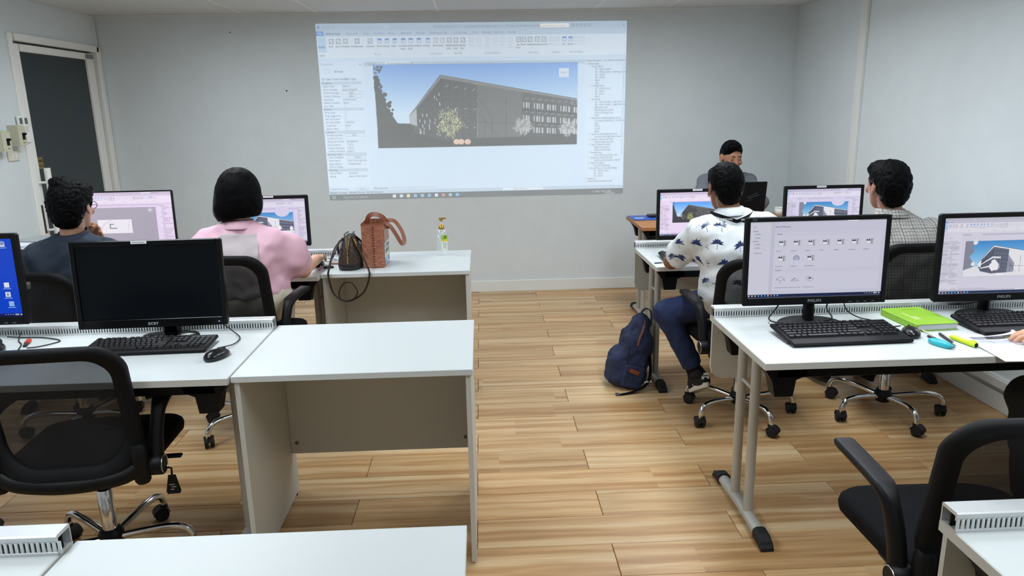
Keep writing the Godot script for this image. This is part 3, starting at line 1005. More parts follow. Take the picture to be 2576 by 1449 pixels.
# the drawing program's window, 1600 x 900 units scaled to the image
func program_window(w, h, view, bg):
	var im := Image.create(w, h, false, Image.FORMAT_RGB8)
	var k = w / 1600.0
	im.fill(bg)
	var ink = Color(0.28, 0.30, 0.36)
	var soft = Color(0.52, 0.55, 0.62)
	var rib = bg.lerp(Color(1, 1, 1), 0.35)
	var band = bg.darkened(0.10)
	var fs = maxi(6, int(14 * k))
	var big = w > 1200
	var t = func(s, x, y, c = ink, f = 1.0):
		if big: txt(im, s, x * k, y * k, int(fs * f), c)
		else: R(im, x * k, (y - 7) * k, s.length() * 6.6 * k, maxf(1.0, 4.5 * k), c.lerp(bg, 0.45))
	R(im, 0, 0, w, 36 * k, band)
	R(im, 0, 36 * k, w, 27 * k, band.lerp(bg, 0.4))
	R(im, 0, 63 * k, w, 105 * k, rib)
	t.call("R", 8, 26, Color(0.15, 0.35, 0.75), 1.5)
	for i in 18:
		if i % 5 != 4: O(im, (34 + i * 23) * k, 12 * k, 11 * k, 12 * k, soft if i < 3 else soft.lerp(bg, 0.5))
	R(im, 352 * k, 8 * k, 20 * k, 20 * k, Color(0.70, 0.84, 1.0))
	t.call("Autodesk Revit 2019.2 - rac_advanced_sample_project.rvt - 3D View: From Parking Area", 600, 24, soft)
	R(im, 1150 * k, 8 * k, 150 * k, 22 * k, Color(1, 1, 1)); O(im, 1150 * k, 8 * k, 150 * k, 22 * k, soft)
	t.call("Type a keyword or phrase", 1156, 24, soft, 0.85)
	for i in 5: O(im, (1312 + i * 22) * k, 12 * k, 12 * k, 12 * k, ink)
	t.call("-", 1540, 24, ink); t.call("x", 1580, 24, ink)
	R(im, 0, 37 * k, 38 * k, 22 * k, Color(0.35, 0.60, 0.92)); t.call("File", 8, 54, Color(1, 1, 1))
	var tx = 46
	for s in ["Architecture", "Structure", "Steel", "Systems", "Insert", "Annotate", "Analyze", "Massing & Site", "Collaborate", "View", "Manage", "Add-Ins", "Modify"]:
		t.call(s, tx, 54, ink if tx == 46 else soft)
		tx += s.length() * 7 + 22
	R(im, 4 * k, 66 * k, 42 * k, 74 * k, Color(0.66, 0.83, 0.98)); t.call("Modify", 6, 118, ink, 0.9); t.call("Select", 6, 160, ink, 0.9)
	var blue = Color(0.36, 0.58, 0.86)
	for a in [[72, "Wall", 0], [108, "Door", 0], [144, "Window", 0], [204, "Component", 0], [270, "Column", 0], [318, "Roof", 1], [356, "Ceiling", 1], [396, "Floor", 1], [440, "Curtain", 1], [478, "Curtain", 1], [520, "Mullion", 1], [566, "Railing", 1], [606, "Ramp", 2], [640, "Stair", 2], [676, "Model", 0], [710, "Model", 0], [746, "Model", 0], [790, "Room", 3], [828, "Room", 3], [872, "Tag", 3], [912, "Area", 3], [952, "Area", 3], [992, "Tag", 3], [1034, "By", 0], [1062, "Shaft", 0], [1094, "Wall", 0], [1130, "Vertical", 0], [1166, "Dormer", 0], [1206, "Level", 3], [1236, "Grid", 3], [1272, "Set", 1], [1304, "Show", 1], [1336, "Ref", 3], [1366, "Viewer", 3]]:
		var c = [ink, blue, soft, soft.lerp(bg, 0.55)][a[2]]
		O(im, (a[0] - 9) * k, 74 * k, 22 * k, 24 * k, c, maxi(1, int(2 * k)))
		if a[2] == 1: R(im, (a[0] - 9) * k, 74 * k, 22 * k, 8 * k, c)
		line(im, Vector2((a[0] - 6) * k, 95 * k), Vector2((a[0] + 10) * k, 78 * k), 1, c)
		t.call(a[1], a[0] - a[1].length() * 3.4, 116, ink if a[2] != 3 else soft.lerp(bg, 0.5), 0.9)
		if a[1] in ["Curtain", "Model", "By", "Tag"]: t.call({"Curtain": "Grid", "Model": "Line", "By": "Face", "Tag": "Room"}[a[1]], a[0] - 14, 131, ink if a[2] != 3 else soft.lerp(bg, 0.5), 0.9)
	for a in [[290, "Build"], [575, "Circulation"], [700, "Model"], [858, "Room & Area"], [1085, "Opening"], [1210, "Datum"], [1300, "Work Plane"]]: t.call(a[1], a[0], 156, soft)
	# document tabs
	R(im, 232 * k, 190 * k, 1150 * k, 20 * k, band)
	R(im, 340 * k, 188 * k, 130 * k, 22 * k, rib); t.call("Level 1", 250, 205, soft); t.call("From Parking Area  X", 352, 205, ink)
	# properties
	R(im, 0, 185 * k, 226 * k, 655 * k, bg.lerp(Color(1, 1, 1), 0.12))
	t.call("Properties", 8, 204, soft); t.call("x", 208, 204, ink)
	O(im, 30 * k, 222 * k, 24 * k, 22 * k, soft); t.call("3D View", 74, 240, ink)
	t.call("3D View: From Parkir", 8, 278, ink); t.call("Edit Type", 130, 278, ink)
	var y = 297
	for s in [["#Graphics", ""], ["Detail Level", "Medium"], ["Parts Visibility", "Show Original"], ["Visibility/Graph...", "=Edit..."], ["Graphic Display...", "=Edit..."], ["Discipline", "Architectural"], ["Default Analysi...", "None"], ["Sun Path", "+"], ["#Extents", ""], ["Crop View", "+"], ["Crop Region Vi...", "+"], ["Far Clip Active", "+"], ["Far Clip Offset", "130468.8"], ["Scope Box", "None"], ["Section Box", "+"], ["#Camera", ""], ["Rendering Setti...", "=Edit..."], ["Locked Orienta...", ""], ["Projection Mode", "Perspective"], ["Eye Elevation", "1750.0"], ["Target Elevation", "1750.0"], ["Camera Position", "Explicit"], ["#Identity Data", ""], ["View Template", "=<None>"], ["View Name", "From Parking Area"], ["Dependency", "Independent"], ["Title on Sheet", ""], ["#Phasing", ""], ["Phase Filter", "Show All"], ["Phase", "New Construction"]]:
		if s[0].begins_with("#"):
			R(im, 4 * k, (y - 12) * k, 210 * k, 15 * k, band); t.call(s[0].substr(1), 8, y, ink, 0.95)
		else:
			t.call(s[0], 12, y, ink, 0.92)
			if s[1] == "+": O(im, 112 * k, (y - 10) * k, 11 * k, 11 * k, soft)
			elif s[1].begins_with("="): O(im, 108 * k, (y - 13) * k, 104 * k, 15 * k, soft); t.call(s[1].substr(1), 145, y, ink, 0.92)
			else: t.call(s[1], 112, y, ink, 0.92)
			R(im, 106 * k, (y + 4) * k, 108 * k, 1, soft.lerp(bg, 0.6))
		y += 16.6
	t.call("Properties help", 8, 846, Color(0.25, 0.45, 0.8)); O(im, 150 * k, 832 * k, 60 * k, 18 * k, soft); t.call("Apply", 164, 846, soft)
	# browser
	R(im, 1386 * k, 185 * k, 208 * k, 655 * k, bg.lerp(Color(1, 1, 1), 0.12))
	t.call("Project Browser - rac_advanced_sample_project...", 1386, 200, ink, 0.92)
	y = 217
	for s in ["0Views (all)", "1Floor Plans", "201 - Entry Level", "201 - Entry Level - Furniture Layout", "202 - Floor", "203 - Floor", "2Roof", "2Site", "1Ceiling Plans", "201 - Entry Level", "202 - Floor", "203 - Floor", "2Roof", "13D Views", "203 - Floor Public - Day Rendering", "203 - Floor Public - Night Rendering", "2Balcony View", "2Building Courtyard", "2From Parking Area", "2{3D}", "1Elevations (Building Elevation)", "2Courtyard Elevation - South Wing", "2East", "2North", "2South", "2West", "1Sections (Building Section)", "2Section Through Main Stair", "1Sections (Wall Section)", "2Typical Wall Section", "1Detail Views (Detail)", "2Detail At Grade", "2Detail At Parapet", "1Renderings", "2From Parking Area_7pm", "1Drafting Views (Detail)", "2Roofing Termination Detail", "1Walkthroughs", "2Fly into Building", "1Area Plans (Gross Building)", "201 - Entry Level", "202 - Floor", "203 - Floor", "0Legends", "0Schedules/Quantities (all)"]:
		var ix = 1402 + 18 * s.left(1).to_int()
		t.call(s.substr(1), ix, y, ink, 0.88)
		if s.left(1) != "2": O(im, (ix - 14) * k, (y - 9) * k, 8 * k, 8 * k, soft)
		y += 14.0
	R(im, 1584 * k, 215 * k, 8 * k, 480 * k, band.lerp(bg, 0.3))
	# drawing window
	if view == "plan":
		R(im, 250 * k, 235 * k, 1100 * k, 560 * k, Color(0.70, 0.67, 0.73))
		R(im, 460 * k, 420 * k, 510 * k, 215 * k, Color(0.95, 0.93, 0.97))
		var arc = []
		for i in 20: arc.append(Vector2((700 - cos(i * 0.075) * 200) * k, (640 - sin(i * 0.075) * 210) * k))
		for i in 19: line(im, arc[i], arc[i + 1], 14 * k, Color(0.86, 0.84, 0.88))
		for i in 12: line(im, Vector2((905 + i * i * 0.25) * k, (630 - i * 17) * k), Vector2((905 + (i + 1) * (i + 1) * 0.25) * k, (630 - (i + 1) * 17) * k), 5 * k, Color(0.80, 0.78, 0.84))
		for a in [[635, 490, 60, 12], [635, 490, 14, 70], [635, 550, 110, 12]]: R(im, a[0] * k, a[1] * k, a[2] * k, a[3] * k, Color(0.42, 0.41, 0.46))
		O(im, 622 * k, 476 * k, 90 * k, 96 * k, Color(0.6, 0.58, 0.63))
		disc(im, Vector2(1265 * k, 282 * k), 44 * k, Color(0.80, 0.78, 0.83)); disc(im, Vector2(1265 * k, 282 * k), 36 * k, Color(0.70, 0.67, 0.73)); R(im, 1243 * k, 262 * k, 44 * k, 40 * k, Color(0.88, 0.86, 0.9))
	else:
		building_view(im, 277 * k, (203 if view == "dark" else 275) * k, 1067 * k, 426 * k, view != "dark")
		if view == "blob": disc(im, Vector2(1120 * k, 255 * k), 150 * k, bg, 0.75)
		R(im, 1245 * k, 232 * k, 52 * k, 46 * k, Color(0.80, 0.88, 0.97)); t.call("FRONT", 1252, 258, soft, 0.8)
		O(im, 1316 * k, 320 * k, 24 * k, 100 * k, Color(0.75, 0.82, 0.9))
	if view == "dialog":
		R(im, 330 * k, 690 * k, 270 * k, 160 * k, bg.lerp(Color(1, 1, 1), 0.4)); O(im, 330 * k, 690 * k, 270 * k, 160 * k, soft); R(im, 338 * k, 742 * k, 250 * k, 12 * k, Color(0.35, 0.5, 0.85))
		for i in 4: t.call("Floor Plan Region", 344, 712 + i * 34 + (14 if i else 0), soft)
	t.call("Perspective", 242, 846, ink)
	for i in 17: O(im, (310 + i * 16) * k, 836 * k, 10 * k, 10 * k, soft)
	R(im, 0, 852 * k, w, 18 * k, band)
	t.call("Model Groups : Model Group : Array Group 8", 6, 866, ink)
	R(im, 940 * k, 854 * k, 220 * k, 14 * k, rib); t.call("Main Model", 1000, 866, soft)
	taskbar(im, k, Color(0.30, 0.33, 0.38) if view == "dark" and big else Color(0.10, 0.20, 0.36), 870)
	return im

func taskbar(im, k, c, y):
	R(im, 0, y * k, 1600 * k, (900 - y) * k, c)
	var cols = [Color(0.9, 0.9, 0.92), Color(0.8, 0.85, 0.9), Color(0.95, 0.83, 0.4), Color(0.35, 0.7, 0.95), Color(0.4, 0.75, 0.95), Color(0.3, 0.7, 0.85), Color(0.85, 0.9, 1.0), Color(0.93, 0.45, 0.35), Color(0.5, 0.75, 0.95), Color(0.35, 0.7, 0.95)]
	var wide = im.get_width() > 1200
	for i in 10: R(im, (340 + i * 38 if wide else 14 + i * 38) * k, (y + 7) * k, 17 * k, 16 * k, cols[i])
	if wide:
		O(im, 16 * k, (y + 8) * k, 14 * k, 14 * k, Color(0.9, 0.92, 0.95), 2); R(im, 22 * k, (y + 8) * k, 2, 14 * k, c)
		txt(im, "Type here to search", 72 * k, (y + 21) * k, int(15 * k), Color(0.72, 0.74, 0.78))
		txt(im, "^   ENG  10:27 AM", 1430 * k, (y + 20) * k, int(13 * k), Color(0.92, 0.93, 0.95))
		txt(im, "10/9/2020", 1500 * k, (y + 30) * k, int(12 * k), Color(0.92, 0.93, 0.95))
	else:
		for i in 4: R(im, (1400 + i * 28) * k, (y + 11) * k, 16 * k, 7 * k, Color(0.75, 0.78, 0.85))
		R(im, 1512 * k, (y + 6) * k, 44 * k, 6 * k, Color(0.9, 0.9, 0.95)); R(im, 1512 * k, (y + 17) * k, 44 * k, 6 * k, Color(0.9, 0.9, 0.95)); R(im, 1570 * k, (y + 8) * k, 16 * k, 14 * k, Color(0.95, 0.95, 1))

func recent_files(w, h):
	var im := Image.create(w, h, false, Image.FORMAT_RGB8)
	var k = w / 1600.0
	var bg = Color(0.80, 0.80, 0.875)
	im.fill(bg)
	var ink = Color(0.25, 0.26, 0.33)
	R(im, 0, 0, w, 14 * k, bg.darkened(0.07))
	R(im, 0, 14 * k, 250 * k, 842 * k, bg.lightened(0.12)); R(im, 250 * k, 14 * k, 44 * k, 842 * k, bg.darkened(0.03))
	R(im, 1140 * k, 2 * k, 130 * k, 11 * k, Color(0.95, 0.95, 0.98))
	R(im, 294 * k, 172 * k, 1262 * k, 645 * k, bg.lightened(0.13)); R(im, 294 * k, 128 * k, 1262 * k, 44 * k, bg.lightened(0.06)); R(im, 294 * k, 555 * k, 1262 * k, 44 * k, bg.lightened(0.04))
	disc(im, Vector2(54 * k, 60 * k), 15 * k, ink.lerp(bg, 0.4)); disc(im, Vector2(54 * k, 60 * k), 13 * k, bg.lightened(0.12)); R(im, 48 * k, 58 * k, 12 * k, 3 * k, ink)
	txt(im, "Recent Files", 296 * k, 70 * k, int(21 * k) + 2, ink); txt(im, "Learn", 420 * k, 70 * k, int(20 * k) + 2, ink)
	txt(im, "Models", 320 * k, 155 * k, int(16 * k) + 2, ink); txt(im, "Families", 318 * k, 582 * k, int(16 * k) + 2, ink)
	var y = 116
	for s in ["Models", " Open...", " New...", "Families", " Open...", " New..."]:
		txt(im, s, (40 if not s.begins_with(" ") else 80) * k, y * k, int(15 * k) + 2, ink)
		if s.begins_with(" "): R(im, 66 * k, (y - 9) * k, 11 * k, 9 * k, ink.lerp(bg, 0.4)); R(im, 44 * k, (y + 14) * k, 170 * k, 1, bg.darkened(0.06))
		y += 42 if s.begins_with(" ") else 34
	txt(im, "Browse Files", 60 * k, 372 * k, int(14 * k) + 2, ink)
	var names = ["Structure", "Electric_rvt", "Plumb_rvt", "Steel_rvt", "Building", "Housing_rvt", "SiteDesign", "Proj_Arch_rvt", "Furniture_rvt", "ProjectSample_rvt"]
	for i in 10:
		var cx = (346 + (i % 7) * 172) * k
		var cy = (222 if i < 7 else 405) * k
		if i == 8:
			disc(im, Vector2(cx + 44 * k, cy + 32 * k), 37 * k, ink.lerp(bg, 0.2)); disc(im, Vector2(cx + 44 * k, cy + 32 * k), 34 * k, Color(0.66, 0.67, 0.76)); R(im, cx + 24 * k, cy + 22 * k, 42 * k, 34 * k, Color(0.72, 0.73, 0.81)); R(im, cx + 6 * k, cy + 56 * k, 76 * k, 14 * k, bg.lightened(0.13))
		else:
			R(im, cx, cy, 90 * k, 64 * k, Color(0.90, 0.90, 0.94)); O(im, cx, cy, 90 * k, 64 * k, ink)
			R(im, cx + 4 * k, cy + 14 * k, 48 * k, 14 * k, ink); R(im, cx + 6 * k, cy + 8 * k, 14 * k, 8 * k, ink); R(im, cx + 34 * k, cy + 4 * k, 10 * k, 12 * k, ink)
			for j in 4: R(im, cx + 56 * k, cy + (5 + j * 15) * k, 28 * k, 10 * k, ink.lerp(bg, 0.25 * (j % 2))); R(im, cx + 76 * k, cy + (5 + j * 15) * k, 6 * k, 8 * k, bg)
		txt(im, names[i], cx - 30 * k, cy + 130 * k, int(12 * k) + 2, ink)
	var c2 = ink.lerp(bg, 0.25)
	var Q = func(x, yy): return Vector2(x * k, yy * k)
	for s in [[[344, 672], [394, 648], [434, 678], [386, 704]], [[510, 706], [556, 668], [604, 704]], [[686, 676], [726, 650], [784, 682], [742, 712]]]:
		for i in s.size(): line(im, Q.call(s[i][0], s[i][1]), Q.call(s[(i + 1) % s.size()][0], s[(i + 1) % s.size()][1]), 2, c2)
	for a in [[346, 674, 700], [386, 704, 730], [432, 680, 708]]: line(im, Q.call(a[0], a[1]), Q.call(a[0], a[2]), 3, c2)
	for i in 3: line(im, Q.call(525 + i * 16, 702), Q.call(556, 672), 1.5, c2)
	R(im, 722 * k, 668 * k, 30 * k, 16 * k, ink)
	for i in 3: txt(im, ["Sample Architecture Family", "Sample Structure Family", "Sample System Family"][i], (316 + i * 172) * k, 788 * k, int(11 * k) + 2, ink)
	taskbar(im, k, Color(0.07, 0.11, 0.28), 862)
	return im

func blue_desktop(w, h):
	var im := Image.create(w, h, false, Image.FORMAT_RGB8)
	im.fill(Color(0.0, 0.27, 0.83))
	var k = w / 1600.0
	var wt = Color(0.92, 0.95, 1.0)
	var n = 0
	for a in [[1490, 70], [1370, 200], [1470, 540], [1470, 650], [1492, 760], [80, 60], [80, 190], [80, 320], [220, 60]]:
		R(im, (a[0] - 28) * k, (a[1] - 38) * k, 56 * k, 58 * k, wt if n != 4 else Color(0.6, 0.75, 0.95))
		if n == 0: disc(im, Vector2(a[0] * k, (a[1] - 20) * k), 26 * k, Color(0.55, 0.62, 0.8))
		if n == 3: txt(im, "R", (a[0] - 16) * k, (a[1] + 12) * k, int(50 * k), Color(0.1, 0.2, 0.5))
		R(im, (a[0] - 44) * k, (a[1] + 30) * k, 88 * k, 9 * k, wt.lerp(Color(0, 0.27, 0.83), 0.3))
		n += 1
	taskbar(im, k, Color(0.03, 0.10, 0.38), 864)
	return im

func screen_mat(im, glow, rough = 0.28):
	var m := StandardMaterial3D.new()
	m.resource_name = "screen_picture"
	m.albedo_color = Color(0.02, 0.02, 0.025)
	m.roughness = rough
	m.emission_enabled = true
	m.emission = Color(0, 0, 0)
	m.emission_texture = ImageTexture.create_from_image(im)
	m.emission_energy_multiplier = glow
	m.texture_repeat = false
	return m

# ------------------------------------------------------------------ monitors, keyboards, mice
func monitor(label, cx, yb, z, w, h, bz, tilt, turn, scr, glow, o = {}):
	# bz: bezel left/right, top, bottom; the monitor turns about its stand
	var t = thing("monitor", label, "monitor", Vector3(cx, 0.7503, z), turn, "monitors on the computer desks")
	var y0 = yb - 0.75
	var tb = RX(-tilt)
	var c = Vector3(0, y0 + h / 2, 0)
	var st = S()
	var D = 0.022
	box(st, c + tb * Vector3(0, 0, -D / 2 - 0.002), Vector3(w, h, D), 0.006, tb)
	rings(st, [ring4(c, tb, w * 0.92, h * 0.9, -D), ring4(c, tb, w * 0.6, h * 0.6, -D - 0.028)], true, true, -1)
	obj("housing", st, M.black_gloss if o.get("gloss", false) else M.black, t)
	var sw = w - 2 * bz[0]
	var sh = h - bz[1] - bz[2]
	var sc = c + tb * Vector3(0, (bz[2] - bz[1]) / 2, 0)
	# bezel: four bars standing proud of the panel
	st = S()
	for s in [-1, 1]: box(st, c + tb * Vector3(s * (w - bz[0]) / 2, 0, 0.001), Vector3(bz[0], h, 0.008), 0.002, tb)
	box(st, c + tb * Vector3(0, (h - bz[1]) / 2, 0.001), Vector3(w - 2 * bz[0], bz[1], 0.008), 0.002, tb)
	box(st, c + tb * Vector3(0, -(h - bz[2]) / 2, 0.001), Vector3(w - 2 * bz[0], bz[2], 0.008), 0.002, tb)
	var bezel = obj("bezel", st, M.black_gloss if o.get("gloss", false) else M.black, t)
	st = S()
	quv(st, sc + tb * Vector3(-sw / 2, -sh / 2, -0.0015), sc + tb * Vector3(sw / 2, -sh / 2, -0.0015), sc + tb * Vector3(sw / 2, sh / 2, -0.0015), sc + tb * Vector3(-sw / 2, sh / 2, -0.0015))
	obj("screen", st, screen_mat(scr, glow) if scr else mat(hexc("060b10"), 0.3, 0.0, 0.3), t)
	if scr:
		var a := AreaLight3D.new()
		a.name = "monitor_light"
		a.area_size = Vector2(sw, sh)
		a.light_energy = glow * 0.12
		a.light_color = o.get("light", Color(0.95, 0.93, 1.0))
		a.shadow_enabled = true
		a.area_range = 12.0
		a.area_attenuation = 2.0
		t.add_child(a, true)
		a.position = sc + tb * Vector3(0, 0, 0.008)
		a.basis = Basis(Vector3.UP, PI) * RX(0)
		a.basis = RY(PI) if false else tb * RY(PI)
	if o.has("logo"):
		var l = put("logo", text_mesh(o.logo, o.get("logo_h", 0.011)), mat(hexc("a9b0b4"), 0.4, 0.3), bezel)
		l.transform = Transform3D(tb, c + tb * Vector3(o.get("logo_x", 0.0), -(h - bz[2]) / 2, 0.0053))
	if o.has("model"):
		var l = put("model_mark", text_mesh(o.model, 0.006), mat(hexc("6d7276"), 0.5), bezel)
		l.transform = Transform3D(tb, c + tb * Vector3(-w / 2 + 0.032, (h - bz[1]) / 2, 0.0053))
	if o.has("sticker"):
		st = S()
		box(st, c + tb * Vector3(o.sticker, h / 2 - 0.006, 0.0055), Vector3(0.056, 0.011, 0.0008), 0.0, tb)
		var k = obj("sticker", st, M.paper, bezel)
		st = S()
		for i in 6: box(st, c + tb * Vector3(o.sticker - 0.02 + i * 0.0075, h / 2 - 0.006, 0.0061), Vector3(0.0055, 0.004, 0.0004), 0.0, tb)
		obj("lettering", st, mat(hexc("9aa3a8"), 0.7), k)
	if o.has("led"):
		st = S()
		box(st, c + tb * Vector3(w / 2 - 0.03, -(h - bz[2] * 0.9) / 2, 0.0055), Vector3(0.004, 0.003, 0.001), 0.0, tb)
		var e := StandardMaterial3D.new()
		e.emission_enabled = true; e.emission = Color(0.25, 0.35, 1.0); e.emission_energy_multiplier = 1.5
		obj("led_light", st, e, bezel)
	if o.has("keys"):
		st = S()
		for i in 4: box(st, c + tb * Vector3(w / 2 - 0.14 + i * 0.03, -(h - bz[2] * 0.5) / 2, 0.0053), Vector3(0.012, 0.0025, 0.0006), 0.0, tb)
		obj("button_marks", st, mat(hexc("6d7276"), 0.5), bezel)
	# stand
	st = S()
	var nz = o.get("stand_z", -0.02)
	if o.get("round", false):
		lathe(st, [Vector2(0.022, 0.012), Vector2(0.021, y0 + 0.06)], Vector3(0, 0, nz - 0.02), 20)
	else:
		box(st, Vector3(0, (y0 + 0.07) / 2 + 0.006, nz - 0.02), Vector3(o.get("neck", 0.06), y0 + 0.07, 0.03), 0.006)
	obj("neck", st, M.black_gloss if o.get("gloss", false) else M.black, t)
	st = S()
	lathe(st, [Vector2(1.0, 0.0), Vector2(1.0, 0.006), Vector2(0.95, 0.011), Vector2(0.5, 0.016), Vector2(0.2, 0.018)], Vector3(0, 0, nz), 32, Basis.IDENTITY, o.get("base_x", 0.12), o.get("base_z", 0.085))
	obj("base", st, M.black_gloss if o.get("gloss", false) else M.black, t)
	return t

func ring4(c, b, w, h, z):
	return [c + b * Vector3(-w / 2, -h / 2, z), c + b * Vector3(-w / 2, h / 2, z), c + b * Vector3(w / 2, h / 2, z), c + b * Vector3(w / 2, -h / 2, z)]

var keymesh := {}
func keycap(w):
	if not keymesh.has(w):
		var st = S()
		var a = w / 2 - 0.0009
		var d = 0.0085
		rings(st, [[Vector3(-a, 0, d), Vector3(a, 0, d), Vector3(a, 0, -d), Vector3(-a, 0, -d)], [Vector3(-a + 0.0022, 0.0075, d - 0.003), Vector3(a - 0.0022, 0.0075, d - 0.003), Vector3(a - 0.0022, 0.0075, -d + 0.0012), Vector3(-a + 0.0022, 0.0075, -d + 0.0012)]], true, true, -1)
		st.generate_normals()
		keymesh[w] = st.commit()
	return keymesh[w]

func keyboard(label, cx, z, turn, tilt, o = {}):
	var t = thing("keyboard", label, "keyboard", Vector3(cx, 0.7505, z), turn, "black keyboards")
	var b = Node3D.new()
	b.name = "deck"
	var W = o.get("w", 0.455)
	var D = o.get("d", 0.165)
	var rest = o.get("rest", 0.02)
	var tb = RX(tilt)
	var st = S()
	var yb = 0.0095 + sin(tilt) * D / 2
	box(st, Vector3(0, yb, 0) + tb * Vector3(0, 0, 0), Vector3(W, 0.016, D), 0.005, tb)
	if rest > 0.03: box(st, Vector3(0, 0.011, D / 2 + rest / 2 - 0.004), Vector3(W * 0.99, 0.013, rest + 0.012), 0.005, RX(0.12))
	obj("body", st, M.black, t)
	if tilt > 0.03:
		for s in [-1, 1]:
			st = S(); box(st, Vector3(s * W * 0.42, (yb + 0.008) / 2, -D / 2 + 0.015), Vector3(0.02, yb + 0.008, 0.006), 0.001); obj("foot", st, M.rubber, t)
	var U = 0.01905
	var x0 = -W / 2 + 0.012
	var rows = [[1, 0, 1, 1, 1, 1, 0, 1, 1, 1, 1, 0, 1, 1, 1, 1], [1, 1, 1, 1, 1, 1, 1, 1, 1, 1, 1, 1, 1, 2], [1.5, 1, 1, 1, 1, 1, 1, 1, 1, 1, 1, 1, 1, 1.5], [1.75, 1, 1, 1, 1, 1, 1, 1, 1, 1, 1, 1, 2.25], [2.25, 1, 1, 1, 1, 1, 1, 1, 1, 1, 1, 2.75], [1.25, 1.25, 1.25, 6.25, 1.25, 1.25, 1.25, 1.25]]
	var zr = -D / 2 + 0.022
	var fit = (W - 0.024) / (22.6 * U)
	for r in 6:
		var x = x0
		var zz = zr + r * (D - 0.03) / 6.0 + (0.003 if r else 0.0)
		for w in rows[r]:
			if w == 0: x += 0.62 * U * fit; continue
			_key(t, tb, yb, Vector3(x + w * U * fit / 2, 0.0075, zz), w * U * fit)
			x += w * U * fit
		if r in [0, 1, 2, 5]:
			for i in 3: _key(t, tb, yb, Vector3(x0 + (15.3 + i + 0.5) * U * fit, 0.0075, zz), U * fit)
		elif r == 4: _key(t, tb, yb, Vector3(x0 + (16.3 + 0.5) * U * fit, 0.0075, zz), U * fit)
		if r > 0:
			for i in (4 if r < 5 else 3): _key(t, tb, yb, Vector3(x0 + (18.6 + i + 0.5) * U * fit, 0.0075, zz), U * fit)
	return t

func _key(t, tb, yb, p, w):
	var k = put("key", keycap(snappedf(w, 0.0001)), M.key, t, Vector3(0, yb, 0) + tb * p)
	k.basis = tb

func mouse(label, at, turn):
	var t = thing("computer_mouse", label, "mouse", at, turn, "computer mice")
	var rr = []
	for q in [[0.0, 0.92], [0.006, 1.0], [0.014, 0.98], [0.023, 0.82], [0.030, 0.55], [0.033, 0.2]]:
		var ring = []
		for i in 22:
			var a = -TAU * i / 22
			var z = sin(a) * 0.056 * q[1]
			ring.append(Vector3(cos(a) * (0.031 - 0.004 * sin(a) * -1.0) * q[1], q[0] * (1.0 + 0.12 * clampf(z / 0.05, -1, 1)), z + 0.004))
		rr.append(ring)
	var st = S(); rings(st, rr); obj("shell", st, M.black_shiny, t)
	st = S(); lathe(st, [Vector2(0.006, -0.003), Vector2(0.008, -0.002), Vector2(0.008, 0.002), Vector2(0.006, 0.003)], Vector3(0, 0.0235, -0.03), 14, RZ(PI / 2)); obj("scroll_wheel", st, M.rubber, t)
	return t

func cable(label, pts, r = 0.0022, called = "cable", m = null):
	var st = S()
	tube(st, smooth_path(pts, 8), r, 7)
	return tag(obj(called, st, m if m else M.rubber), label, "cable", "cables on the desks")

